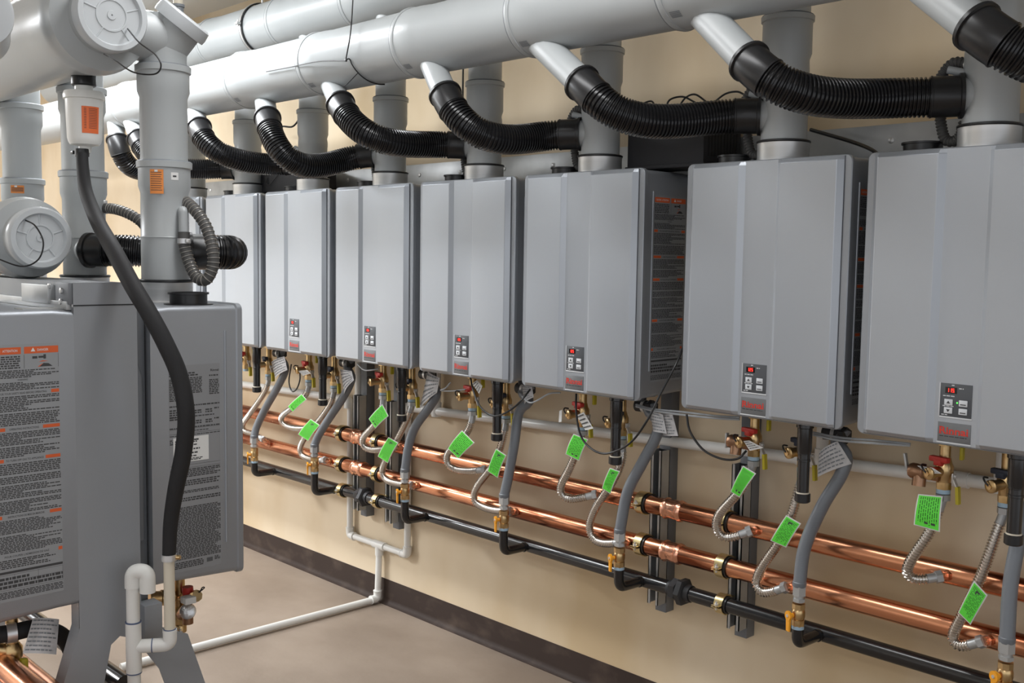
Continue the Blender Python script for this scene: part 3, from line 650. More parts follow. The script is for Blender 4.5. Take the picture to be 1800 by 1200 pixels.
# ------------------------------------------------------------------ under-heater fittings
def valve(n, dx, y, z_out, hmat, hot):
    x = UL[n] + dx; zb = z_out
    who = {1: 'hidden far left', 2: 'second', 3: 'third', 4: 'fourth', 5: 'middle', 6: 'wide-gap left', 7: 'second-from-right', 8: 'nearest right'}[n]
    t = thing('isolation_valve', (x, y, zb), 'brass valve with %s handle under the %s wall heater' % ('red' if hot else 'dark blue', who), 'valve', 'brass valves under the wall heaters')
    m = MB(); m.hexn((x, y, 1.032), (x, y, 1.058), .0185); m.cyl((x, y, .985), (x, y, 1.034), .0125, 16)
    m.lathe((x, y, zb + .018), (0, 0, 1), [(0, .0155), (.014, .0165), (.022, .0205), (.040, .0205), (.048, .0165), (.060, .0135)], 18)
    m.hexn((x, y, zb + .004), (x, y, zb + .020), .0180)
    m.build('body', 'brass', t, root=t)
    pd = Vector((-.28, -.96, -.05)).normalized(); c0 = Vector((x, y, zb + .047))
    m = MB().cyl(c0, c0 + pd * .046, .0125, 16); m.build('drain_port', 'brass', t, root=t)
    m = MB().lathe(c0 + pd * .044, pd, [(0, .0150), (.010, .0150), (.012, .0125), (.013, .006), (.016, .006)], 20); cp = m.build('drain_cap', 'brass', t, root=t)
    e = c0 + pd * .057; MB().sweep(spline([e, e + Vector((-.008, -.004, .010)), e + Vector((-.016, .006, .018)), e + Vector((-.012, .020, .016))], 5), .0022, 6).build('cap_strap', 'cable', t, root=t)
    hc = c0 + pd * .018 + Vector((0, 0, .024))
    mt = Matrix.Translation(hc) @ Matrix.Rotation(radians(-14), 4, 'Z')
    m = MB().box((-.024, -.008, -.002), (.024, .008, .011), .003, mt); m.box((-.010, -.009, -.010), (.010, .009, .004), .002, mt); m.build('drain_handle', hmat, t, root=t)
    MB().cyl((x, y, zb - .006), (x, y, zb + .005), .0158, 18).build('thread_tape', 'tape', t, root=t)
    hx = x + .021
    m = MB().box((hx, y - .010, zb + .030), (hx + .003, y + .010, zb + .044), .001); m.cyl((x + .018, y, zb + .037), (hx + .008, y, zb + .037), .004, 8)
    m.prism([(hx, y - .006, zb + .032), (hx + .003, y - .006, zb + .032), (hx + .013, y - .006, zb + .010), (hx + .010, y - .006, zb + .010)], (0, .012, 0)); m.build('lever_arm', 'steel', t, root=t)
    MB().prism([(hx + .008, y - .007, zb + .014), (hx + .015, y - .007, zb + .014), (hx + .018, y - .007, zb - .026), (hx + .011, y - .007, zb - .026)], (0, .014, 0)).build('lever_grip', 'yellow', t, root=t)
    if hot:
        MB().box((x + .028, y + .010, 1.000), (x + .036, y + .024, 1.030), .002).build('upper_lever', 'yellow', t, root=t)
    return t
for n in range(2, 9):
    valve(n, .136, -.21, .926, 'redh', True); valve(n, .260, -.17, .911, 'blueh', False)
def trap(n):
    x = UL[n] + .314; y = -.262
    who = {1: '', 2: 'second', 3: 'third', 4: 'fourth', 5: 'middle', 6: 'wide-gap left', 7: 'second-from-right', 8: 'nearest right'}[n]
    t = thing('drain_trap', (x, y, .848), 'upright black plastic drain trap under the %s wall heater' % who, 'pipe', 'black drain traps under the wall heaters')
    MB().lathe((x, y, .862), (0, 0, 1), [(0, .0150), (.088, .0150), (.089, .0165), (.094, .0165), (.095, .0155), (.106, .0155), (.107, .0168), (.112, .0168), (.118, .0185), (.172, .0185), (.174, .0215), (.185, .0215)], 20).build('tube', 'blackpipe', t, root=t)
    MB().lathe((x, y, .846), (0, 0, 1), [(0, .016), (.003, .0195), (.022, .0195), (.022, .016)], 20).build('end_cap', 'cuff', t, root=t)
    MB().lathe((x, y, .869), (0, 0, 1), [(0, .0165), (.0035, .0165)], 20).build('washer', 'pvcold', t, root=t)
    MB().lathe((x, y, 1.036), (0, 0, 1), [(0, .0200), (.008, .0200)], 20).build('collar', 'tape', t, root=t)
for n in range(2, 9): trap(n)

ninth = {2: 'second', 3: 'third', 4: 'fourth', 5: 'middle', 6: 'wide-gap left', 7: 'second-from-right', 8: 'nearest right'}
HOT = {8: [(1655, 885), (1637, 930), (1612, 968), (1592, 1000), (1598, 1018), (1622, 1018), (1648, 1010)],
       7: [(1322, 820), (1310, 850), (1283, 882), (1262, 905), (1258, 930), (1270, 946), (1290, 943), (1315, 930)],
       6: [(1016, 768), (1013, 795), (998, 830), (985, 852), (985, 870), (1000, 878), (1020, 875), (1044, 865)],
       5: [(832, 730), (828, 747), (812, 772), (787, 795), (785, 815), (800, 825), (825, 828), (850, 822)],
       4: [(674, 702), (671, 722), (658, 747), (638, 768), (637, 785), (655, 791), (672, 789), (692, 780)],
       3: [(542, 678), (539, 692), (520, 712), (496, 730), (494, 743), (510, 751), (530, 753), (548, 745)]}
COLD = {8: [(1760, 900), (1752, 935), (1735, 985), (1712, 1040), (1684, 1095), (1672, 1120), (1680, 1138), (1700, 1134), (1722, 1124)],
        7: [(1405, 840), (1400, 875), (1390, 910), (1368, 955), (1343, 990), (1328, 1020), (1333, 1040), (1350, 1042), (1378, 1028)],
        6: [(1098, 780), (1095, 805), (1078, 845), (1048, 890), (1035, 925), (1043, 948), (1065, 955), (1092, 946)],
        5: [(890, 742), (887, 762), (870, 812), (838, 855), (832, 880), (850, 891), (872, 897), (894, 890)],
        4: [(725, 712), (721, 725), (702, 765), (680, 805), (670, 830), (680, 844), (700, 850), (722, 846)],
        3: [(587, 690), (582, 708), (560, 740), (535, 770), (526, 793), (535, 803), (552, 808), (570, 800)],
        2: [(472, 665), (469, 682), (455, 705), (437, 730), (425, 748), (430, 758), (445, 762), (462, 756)]}
def conn(n, pl, y0, hot):
    cnt = len(pl); ys = []
    for i in range(cnt):
        u = i / (cnt - 1); ys.append(y0 - .012 * sin(pi * min(1, u * 1.4)) if u < .62 else y0 + (CY - .055 - y0) * ((u - .62) / .38) * .9)
    x0 = UL[n] + (.136 if hot else .260); z0 = .922 if hot else .907
    pts = [Vector((x0, y0, z0 - .012))] + [at(p[0], p[1], yv) for p, yv in list(zip(pl, ys))[1:-1]]
    zc = ZU if hot else ZL; end = at(pl[-1][0], pl[-1][1], CY - .05); end.z = end.z * .5 + (zc - .006) * .5; pts.append(end)
    path = spline(pts, 8); path = relax(subpath(path, 0, arclen(path)[-1], .007), 14); L = arclen(path)[-1]
    t = thing('flexible_connector', (x0, y0, z0 - .4), 'stainless ribbed hose from the %s-handled valve of the %s wall heater' % ('red' if hot else 'blue', ninth[n]), 'hose', 'stainless water connectors')
    q, rr_ = corr(subpath(path, .030, L - .022, .006), .0098, .0130, .0072)
    MB().sweep(q, rr_, 14, False).build('hose', 'inox', t, root=t)
    m = MB().sweep(subpath(path, 0, .032, .008), .0112, 14); m.hexn(path[0] + Vector((0, 0, -.006)), path[0] + Vector((0, 0, .008)), .0175); m.build('top_nut', 'galv', t, root=t)
    dv = (path[-1] - path[-3]).normalized(); m = MB().sweep(subpath(path, L - .024, L, .008), .0112, 14); m.lathe(path[-1] - dv * .004, dv, [(0, .0155), (.014, .0155)], 6); m.build('bottom_nut', 'galv', t, root=t)
    # stub on the copper main
    S0 = path[-1] + dv * .010; E0 = Vector((S0.x + .006, CY - .02, zc)); mp = cu if hot else cl
    m = MB().cyl(S0 - dv * .004, S0 + (E0 - S0) * .9, .0105, 14); m.lathe(S0 + (E0 - S0) * .35, E0 - S0, [(0, .0145), (.012, .0145)], 6)
    m.build('outlet', 'copperw', mp, root=mp)
    return path
paths = {}
for n, pl in HOT.items(): paths[('h', n)] = conn(n, pl, -.21, True)
for n, pl in COLD.items(): paths[('c', n)] = conn(n, pl, -.17, False)

# gas hoses, valves, drops
GAS = {8: [(1800, 905), (1788, 960), (1776, 1030), (1770, 1120)],
       7: [(1470, 775), (1487, 802), (1478, 835), (1445, 890), (1415, 960), (1406, 1018)],
       6: [(1140, 722), (1158, 742), (1152, 770), (1128, 815), (1103, 865), (1090, 920)],
       5: [(918, 690), (930, 705), (912, 725), (904, 780), (893, 840), (888, 868)],
       4: [(758, 672), (768, 690), (755, 715), (730, 750), (718, 785), (714, 820)],
       3: [(610, 645), (618, 665), (605, 695), (580, 733), (560, 765), (554, 788)],
       2: [(493, 628), (502, 648), (488, 680), (468, 715), (452, 748), (446, 775)]}
GV = {8: (1768, 1163), 7: (1404, 1060), 6: (1089, 962), 5: (886, 897), 4: (712, 850), 3: (553, 804), 2: (447, 787)}
GYO = -.235
for n, pl in GAS.items():
    vt = at(GV[n][0], GV[n][1], GYO)      # top of valve
    x0 = UL[n] + .345; st = Vector((x0, -.17, 1.014)) if n != 8 else Vector((UL[8] + .345, -.17, 1.014))
    cnt = len(pl); pts = [st, st + Vector((.03, -.004, .003))] + [at(p[0], p[1], -.175 + (GYO + .175) * (i / (cnt - 1)) ** .8) for i, p in enumerate(pl)][(0 if n != 8 else 0):]
    pts[-1] = vt + Vector((0, 0, .052))
    pts = [p for p in pts]
    path = spline(pts, 8); L = arclen(path)[-1]
    t = thing('gas_hose', st, 'thick grey gas hose curving down below the %s wall heater' % ninth[n], 'hose', 'grey gas hoses under the wall heaters')
    MB().sweep(subpath(path, .02, L, .01), .0165, 18).build('hose', 'gashose', t, root=t)
    MB().lathe(vt + Vector((0, 0, .044)), (0, 0, 1), [(0, .0165), (.003, .0178), (.012, .0178), (.014, .0160)], 20).build('hose_sleeve', 'gashose', t, root=t)
    m = MB(); m.hexn(vt + Vector((0, 0, .022)), vt + Vector((0, 0, .046)), .0182); m.cyl(vt + Vector((0, 0, .004)), vt + Vector((0, 0, .024)), .0130); m.hexn(vt + Vector((0, 0, .006)), vt + Vector((0, 0, .014)), .0165)
    m.build('lower_fitting', 'galv', t, root=t)
    m = MB().cyl(st - Vector((.028, 0, 0)), st + Vector((.022, 0, 0)), .0185, 16); m.hexn(st + Vector((.020, -.001, 0)), st + Vector((.036, -.003, 0)), .0215); m.cyl(st + Vector((-.01, 0, 0)), st + Vector((-.01, 0, .04)), .013)
    m.build('inlet_fitting', 'blackfit', t, root=t)
    MB().lathe(st + Vector((-.004, 0, 0)), (1, 0, 0), [(0, .0192), (.010, .0192)], 12).build('clip', 'steel', t, root=t)
    # ball valve
    t = thing('gas_valve', vt - Vector((0, 0, .062)), 'brass gas valve with %s handle below the %s wall heater' % ('amber', ninth[n]), 'valve', 'brass gas valves with amber handles')
    m = MB(); m.lathe(vt - Vector((0, 0, .058)), (0, 0, 1), [(0, .0165), (.016, .0165)], 8); m.lathe(vt - Vector((0, 0, .042)), (0, 0, 1), [(0, .0138), (.004, .0160), (.010, .0172), (.020, .0172), (.026, .0158), (.028, .0145)], 20); m.lathe(vt - Vector((0, 0, .014)), (0, 0, 1), [(0, .0168), (.014, .0168)], 8)
    m.build('body', 'brass', t, root=t)
    hd = Vector((-.45, -.89, 0)).normalized(); c0 = vt - Vector((0, 0, .030)); e = c0 + hd * .026
    xx, yy_, zz_ = frame(hd, (0, 0, 1)); out = []
    for a, r_ in [(i * 22.5, .0125) for i in range(16)]: out.append(e + (xx * cos(radians(a)) + yy_ * sin(radians(a))) * (r_ if i else r_))
    m = MB().cyl(c0, e, .006, 10); m.prism(out, hd * .006); wv = yy_ * .0085
    m.prism([e - wv, e + wv, e + wv * .75 - xx * .040, e - wv * .75 - xx * .040], hd * .005)
    m.build('handle', 'amber', t, root=t)
    MB().lathe(e + hd * .005, hd, [(0, .0045), (.003, .004)], 8).build('handle_screw', 'steel', t, root=t)
    MB().cyl(vt - Vector((0, 0, .066)), vt - Vector((0, 0, .057)), .0158, 18).build('thread_tape', 'tape', t, root=t)
    # black drop joining the main
    b0 = vt - Vector((0, 0, .062)); zb = ZG + .030 if False else b0.z - .048
    jx = b0.x + .006
    path = fillet([b0, (b0.x, b0.y, ZG), (jx, CY, ZG)], .026, 8)
    m = MB().sweep(path, .0148, 18); m.lathe((jx, CY - .024, ZG), (0, -1, 0), [(-.004, .0165), (.004, .0165)], 18)
    tag(m.build('gas_drop_pipe', 'blackpipe'), 'short black elbow pipe joining the gas main below the %s wall heater' % ninth[n], 'pipe', 'black gas elbow pipes')

# relief valves
for n, pxy in ((7, (1297, 778)), (8, (1620, 830))):
    c0 = at(pxy[0], pxy[1], -.23); t = thing('relief_valve', c0 - Vector((0, 0, .02)), 'bronze relief valve with a small steel lever under the %s wall heater' % ninth[n], 'valve')
    m = MB().lathe(c0 + Vector((.012, 0, 0)), (-1, 0, .05), [(0, .014), (.006, .018), (.012, .0165), (.024, .0185), (.034, .0185), (.040, .0155)], 18); m.cyl(c0 + Vector((.01, 0, -.002)), c0 + Vector((.040, .004, -.004)), .012)
    m.cyl(c0 + Vector((-.004, 0, -.004)), c0 + Vector((-.004, -.004, -.032)), .0155, 16); m.build('body', 'bronze', t, root=t)
    if n == 8: m = MB().box((-.003, -.006, -.006), (.002, .006, .036), .001, Matrix.Translation(c0 + Vector((-.034, 0, .004))) @ Matrix.Rotation(radians(-12), 4, 'Y'))
    else: m = MB().box((-.003, -.006, -.018), (.002, .006, .022), .001, Matrix.Translation(c0 + Vector((-.034, 0, 0))))
    m.build('test_lever', 'galv', t, root=t)

# cards: tags
def card(name, pts, m_face, print_m, lb, cat, group, rows, border=.0028, m_border='white_label', dark=None, thick=.0008, lift=.0006, bend=0):
    p = [Vector(q) for q in pts]; nrm = (p[1] - p[0]).cross(p[3] - p[0]).normalized()
    if nrm.dot(CAM - p[0]) < 0: nrm = -nrm
    def uv(u, v, off=0): 
        q = p[0].lerp(p[1], u).lerp(p[3].lerp(p[2], u), v); return q + nrm * (off + bend * sin(pi * u))
    t = thing(name, (p[0] + p[1] + p[2] + p[3]) / 4, lb, cat, group)
    def patch(u0, u1, v0, v1, off):
        m = MB(); N = 8; vs = []; 
        for i in range(N + 1):
            for v in (v0, v1): vs.append(uv(u0 + (u1 - u0) * i / N, v, off))
        o = len(vs)
        for i in range(N + 1):
            for v in (v0, v1): vs.append(uv(u0 + (u1 - u0) * i / N, v, off - thick))
        fs = [(2 * i, 2 * i + 1, 2 * i + 3, 2 * i + 2) for i in range(N)] + [(o + 2 * i, o + 2 * i + 1, o + 2 * i + 3, o + 2 * i + 2) for i in range(N)]
        fs += [(2 * i, 2 * i + 2, o + 2 * i + 2, o + 2 * i) for i in range(N)] + [(2 * i + 1, 2 * i + 3, o + 2 * i + 3, o + 2 * i + 1) for i in range(N)] + [(0, 1, o + 1, o), (2 * N, 2 * N + 1, o + 2 * N + 1, o + 2 * N)]
        m.add(vs, fs); return m
    patch(0, 1, 0, 1, 0).build('card', m_border, t, root=t)
    wu = (p[1] - p[0]).length; wv = (p[3] - p[0]).length; bu = border / wu; bv = border / wv
    if m_face != m_border: patch(bu, 1 - bu, bv, 1 - bv, lift + .0004).build('printed_face', m_face, t, root=t)
    if rows:
        m = MB(); rng = random.Random(hash(lb) % 1000 if False else len(lb) * 7)
        for i in range(rows):
            v = bv * 2 + (1 - bv * 4) * (i + .2) / rows; u = bu * 2; e = 1 - bu * 2 - rng.random() * .2
            h = (1 - bv * 4) / rows * .34
            while u < e:
                l = rng.uniform(.05, .16)
                m.quad(uv(u, v, lift + .0010), uv(min(u + l, e), v, lift + .0010), uv(min(u + l, e), v + h, lift + .0010), uv(u, v + h, lift + .0010)); u += l + .03
        m.build('print', print_m, t, root=t)
    if dark:
        m = MB()
        for (u0, u1, v0, v1) in dark: m.quad(uv(u0, v0, lift + .0013), uv(u1, v0, lift + .0013), uv(u1, v1, lift + .0013), uv(u0, v1, lift + .0013))
        m.build('bold_mark', 'ink', t, root=t)
    return t
# green tags: corners in order along the hose, Y near the hose
TG = {('h', 8): [(1614, 868), (1657, 872), (1652, 935), (1606, 922)], ('c', 8): [(1712, 1020), (1736, 1046), (1706, 1098), (1684, 1076)],
      ('h', 7): [(1306, 818), (1329, 832), (1300, 874), (1284, 864)], ('c', 7): [(1382, 905), (1408, 920), (1382, 962), (1354, 950)],
      ('h', 6): [(1008, 762), (1034, 772), (1018, 810), (994, 798)], ('c', 6): [(1072, 822), (1090, 828), (1073, 868), (1058, 858)],
      ('h', 5): [(812, 756), (834, 778), (806, 806), (787, 788)], ('c', 5): [(872, 788), (890, 800), (875, 840), (857, 828)],
      ('h', 4): [(672, 710), (683, 731), (660, 753), (648, 736)], ('c', 4): [(683, 768), (700, 778), (682, 814), (664, 802)],
      ('h', 3): [(530, 692), (539, 702), (515, 724), (506, 714)], ('c', 3): [(546, 736), (562, 747), (542, 775), (524, 763)]}
for (k, n), q in TG.items():
    Yc = (-.237 if k == 'h' else -.200)
    pts = [at(a, b, Yc + (.003 if i in (1, 2) else -.003)) for i, (a, b) in enumerate(q)]
    pts = [pts[1], pts[2], pts[3], pts[0]]
    card('hose_tag', pts, 'green', 'greenink', 'bright green tag around the %s steel hose below the %s wall heater' % ('red-valve' if k == 'h' else 'blue-valve', ninth[n]), 'tag', 'green tags on the steel hoses', 9, dark=[(.80, .86, .18, .34), (.80, .86, .46, .60)] if k == 'h' else [(.12, .16, .38, .62), (.12, .22, .55, .62)], bend=.005)
# printed white wraps on the gas hoses
WT = {7: [(1440, 795), (1472, 775), (1497, 815), (1437, 838)], 6: [(1143, 722), (1165, 728), (1172, 762), (1148, 758)], 5: [(917, 676), (935, 680), (938, 698), (922, 710)],
      4: [(752, 652), (773, 664), (768, 690), (738, 718)], 3: [(598, 648), (618, 652), (622, 668), (605, 692)], 2: [(477, 636), (500, 626), (505, 650), (484, 664)]}
for n, q in WT.items():
    pts = [at(a, b, -.205 - .004 * i) for i, (a, b) in enumerate(q)]
    card('paper_label', pts, 'paper', 'seal', 'creased white printed label wrapped on the gas hose of the %s wall heater' % ninth[n], 'label', 'white printed labels on the gas hoses', 6, border=.001, m_border='paper', bend=.008)
q = [(1165, 728), (1182, 728), (1192, 766), (1166, 765)]
card('paper_label', [at(a, b, -.20) for a, b in q], 'paper', 'seal', 'second leaf of white printed label hanging right of the wide-gap hose label', 'label', 'white printed labels on the gas hoses', 7, border=.001, m_border='paper', bend=.006)
for n, q in {6: [(1013, 730), (1026, 724), (1043, 753), (1029, 756)], 7: [(1307, 775), (1317, 774), (1342, 787), (1318, 792)], 8: [(1612, 818), (1640, 822), (1655, 832), (1630, 832)], 5: [(830, 674), (838, 668), (848, 678), (842, 692)], 3: [(525, 652), (540, 650), (546, 656), (532, 660)]}.items():
    pts = [at(a, b, -.262) for a, b in q]
    card('paper_slip', pts, 'white_label', 'ink', 'small white printed slip on the red-handled valve of the %s wall heater' % ninth[n], 'tag', 'small white slips on the red-handled valves', 4, border=.001, m_border='white_label')
q = [(983, 722), (988, 720), (987, 741), (982, 742)]
card('paper_slip', [at(a, b, -.262) for a, b in q], 'white_label', 'ink', 'narrow white slip seen nearly edge-on, left of the wide-gap red valve', 'tag', 'small white slips on the red-handled valves', 0, border=.001, m_border='white_label')

# hanging cables
cable('signal_cable', [at(1013, 692, -.28), at(1013, 725, -.30), at(1022, 768, -.31), at(1045, 792, -.32), at(1072, 796, -.32), at(1108, 778, -.33), at(1138, 738, -.33), at(1162, 690, -.30), at(1188, 640, -.26), at(1204, 600, -.20), at(1206, 560, -.12)], .0032, 'cable', 'long black cable loop hanging across the black trap, rising into the wide gap')
cable('signal_cable', [at(827, 664, -.27), at(833, 690, -.31), at(846, 717, -.325), at(868, 731, -.325), at(893, 723, -.325), at(915, 705, -.31), at(932, 684, -.27)], .0030, 'cable', 'black cable loop hanging under the middle wall heater')
cable('signal_cable', [at(1207, 728, -.27), at(1213, 758, -.27), at(1236, 790, -.27), at(1268, 806, -.27), at(1296, 806, -.26), at(1312, 792, -.24)], .0032, 'cable', 'black cable curving to the bronze relief valve, second heater from right')
cable('signal_cable', [at(512, 640, -.25), at(508, 670, -.25), at(513, 687, -.25), at(521, 684, -.25), at(527, 668, -.25), at(527, 650, -.25)], .0030, 'cable', 'short black U of cable under the third wall heater')
cable('signal_cable', [at(1118, 711, -.20), at(1150, 719, -.21), at(1200, 724, -.23), at(1260, 731, -.25), at(1300, 733, -.25)], .0030, 'gcable', 'upper grey cable running under the wide gap between heaters')
cable('signal_cable', [at(1118, 714, -.21), at(1150, 722, -.22), at(1200, 729, -.24), at(1260, 735, -.26), at(1300, 737, -.25)], .0030, 'gcable', 'lower grey cable running under the wide gap between heaters')
cable('signal_cable', [at(1430, 760, -.20), at(1470, 768, -.22), at(1510, 772, -.24), at(1540, 774, -.25), at(1600, 780, -.25)], .0030, 'gcable', 'upper grey cable between the two right heaters')
cable('signal_cable', [at(1430, 764, -.21), at(1470, 773, -.23), at(1510, 777, -.25), at(1540, 779, -.26), at(1600, 783, -.25)], .0030, 'gcable', 'lower grey cable between the two right heaters')
cable('signal_cable', [at(985, 690, -.25), at(965, 692, -.26), at(942, 705, -.28), at(930, 707, -.28), at(918, 697, -.25)], .0026, 'gcable', 'grey cable looped over the middle heater gas hose')
cable('signal_cable', [at(792, 672, -.25), at(783, 682, -.26), at(775, 686, -.26), at(795, 687, -.25), at(818, 684, -.24)], .0024, 'gcable', 'thin grey cable between the fourth and middle wall heaters')
cable('signal_cable', [at(628, 640, -.24), at(640, 650, -.25), at(655, 650, -.25), at(665, 648, -.24)], .0026, 'gcable', 'thin grey cable tucked under the fourth wall heater')

# ------------------------------------------------------------------ free-standing rack (end frame at x = -.56)
XE = -.56
t = thing('equipment_rack', (XE, -1.65, 0), 'grey sheet-metal rack with splayed legs carrying back-to-back heaters', 'rack')
def end_frame(x, nm):
    yl, yr = -1.7225, -1.5855
    body = [(yl, 1.382), (-1.620, 1.382), (yr, 1.335), (yr, .62), (-1.545, .60), (-1.475, .565), (-1.30, .03), (-1.30, 0), (-1.38, 0), (-1.545, .50), (-1.60, .585), (-1.635, .60), (-1.655, .585), (-1.775, 0), (-1.92, 0), (-1.92, .03), (yl, .637)]
    m = MB().prism([(x, a, b) for a, b in body], (-.003, 0, 0)); o = m.build(nm, 'sheet', t, root=t)
    m = MB(); 
    m.prism([(x - .001, yl, .637), (x - .001, yl, 1.33), (x - .045, yl, 1.33), (x - .045, yl, .637)], (0, .003, 0))
    m.prism([(x - .001, -1.92, .02), (x - .001, yl, .637), (x - .045, yl, .637), (x - .045, -1.92, .02)], (0, .003, 0))
    m.prism([(x - .001, yr, .62), (x - .001, yr, 1.33), (x - .045, yr, 1.33), (x - .045, yr, .62)], (0, -.003, 0))
    m.build('return_flange', 'sheet', o, root=t)
end_frame(XE, 'end_frame'); end_frame(-2.3, 'end_frame')
MB().box((XE - .0005, -1.7225, 1.3325), (XE + .0008, -1.5855, 1.3350)).build('seam', 'dark', t, root=t)
for y0, y1, z0, z1 in ((-1.7225, -1.7195, 1.338, 1.382), (-1.7195, -1.640, 1.379, 1.382), (-1.620, -1.617, 1.338, 1.382), (-1.7225, -1.7195, .75, .79), (-1.590, -1.587, .75, .79)):
    MB().box((-2.3, y0, z0), (XE - .003, y1, z1)).build('rail', 'sheet', t, root=t)
MB().box((-2.3, -1.7185, 1.339), (XE - .05, -1.7165, 1.378)).build('channel_back', 'strutblack', t, root=t)
m = MB().box((XE - .075, -1.731, 1.336), (XE - .002, -1.7226, 1.381), .001); m.build('joint_plate', 'strutgrey', t, root=t)
for px_, py_ in ((109, 511), (108, 530), (47, 503), (62, 505), (88, 503)):
    c0 = at(px_, py_, -1.7315); MB().lathe(c0, (0, -1, 0), [(0, .0065), (.004, .0065), (.005, .004)], 6).build('bolt', 'steel', t, root=t)
MB().box((XE - .26, -1.738, 1.334), (XE - .10, -1.7226, 1.374), .001).build('slotted_bracket', 'galv', t, root=t)
# box on the right leg
m = MB().box((XE - .02, -1.588, .585), (XE + .022, -1.546, .662), .002); tag(m.build('junction_box', 'sheet'), 'small grey box between the white drain pipes on the rack leg', 'box')
m = MB().box((XE - .10, -1.583, .60), (XE - .03, -1.556, 1.325)); m.sweep([(XE - .028, -1.572, .80), (XE - .028, -1.572, 1.17), (XE - .036, -1.578, 1.20), (XE - .036, -1.578, 1.31)], .009, 10)
m.build('back_stay', 'strutgrey', t, root=t)

# rack vents: three risers with bells, labels, steel collars belong to the heaters
RVY = -1.310 - .092
rvx = [x - .209 for x in rr_x]
lbs = ('tall white vent riser of the rack with an orange label and slanted capped top', 'white rack vent riser behind the black drain hose', 'white rack vent riser at the left, small orange label above the round cap')
rt = []
for k, (x, lb) in enumerate(zip(rvx, lbs)):
    z0 = RB + H + .045; t = thing('vent_riser', (x, RVY, z0), lb, 'pipe', 'white vent risers of the rack')
    zj = 1.667; zk = 1.897
    prof = [(0, RV), (.108, RV), (.109, RV + .002), (.112, RV), (zj - z0 - .075, RV - .0005), (zj - z0 - .060, RV + .0045), (zj - z0 - .016, RV + .0045), (zj - z0 - .014, RV + .0085), (zj - z0, RV + .0090), (zj - z0 + .002, RV + .002), (zj - z0 + .004, RV - .001),
            (zk - z0 - .075, RV - .001), (zk - z0 - .060, RV + .0045), (zk - z0 - .016, RV + .0045), (zk - z0 - .014, RV + .0085), (zk - z0, RV + .0090), (zk - z0 + .002, RV + .001), (zk - z0 + .003, RV - .001), (zk - z0 + .12, RV - .001)]
    MB().lathe((x, RVY, z0), (0, 0, 1), prof, 36).build('pipe', 'pp', t, root=t)
    for zq in (zj, zk): MB().lathe((x, RVY, zq), (0, 0, 1), [(0, RV + .0088), (.003, RV + .006), (.004, RV)], 36, False).build('joint_seal', 'seal', t, root=t)
    rt.append(t)
    def curved(a0, a1, z0_, z1_, off, mm, nm_, par):
        m = MB(); n_ = 8; R_ = RV + .0045 + off
        for i in range(n_):
            b0 = radians(a0 + (a1 - a0) * i / n_); b1 = radians(a0 + (a1 - a0) * (i + 1) / n_)
            m.quad((x + R_ * cos(b0), RVY + R_ * sin(b0), z0_), (x + R_ * cos(b1), RVY + R_ * sin(b1), z0_), (x + R_ * cos(b1), RVY + R_ * sin(b1), z1_), (x + R_ * cos(b0), RVY + R_ * sin(b0), z1_))
        return m.build(nm_, mm, par, root=t)
    va = math.degrees(math.atan2(CAM.y - RVY, CAM.x - x))
    if k != 1:
        zz0, zz1 = (1.588, 1.646) if k == 0 else (1.622, 1.646)
        l_ = curved(va - 32, va - 2 if k == 0 else va + 4, zz0, zz1, .0006, 'orange_label_b', 'orange_label', t)
        rows = 9 if k == 0 else 5
        for i in range(rows):
            zq = zz1 - .006 - i * (zz1 - zz0 - .010) / rows
            curved(va - 30, va - 5 - random.random() * 4 if k == 0 else va + 2, zq - .0014, zq, .0010, 'ink', 'label_print', l_)
        curved(va - 21, va - 14, zz1 - .006, zz1 - .001, .0014, 'white_label', 'label_triangle', l_)
    if k in (0, 1):
        a0 = va + 14 if k == 0 else va - 6
        l_ = curved(a0, a0 + 17, 1.622, 1.640, .0006, 'white_label', 'white_sticker', t); curved(a0 + 4, a0 + 12, 1.629, 1.633, .0010, 'ink', 'sticker_print', l_)
# riser one: lateral tee and slanted cap
t = rt[0]; x = rvx[0]; dc = (CR * .62 + Vector((0, 0, .78))).normalized(); c0 = Vector((x, RVY, 1.945))
MB().cyl(c0 - dc * .015, c0 + dc * .085, RV - .001, 32).build('cleanout_branch', 'pp', t, root=t)
MB().lathe(c0 + dc * .062, dc, [(0, RV), (.001, RV + .010), (.012, RV + .011), (.030, RV + .009), (.034, RV + .004), (.034, .001)], 36, False).build('cleanout_cap', 'ppcap', t, root=t)
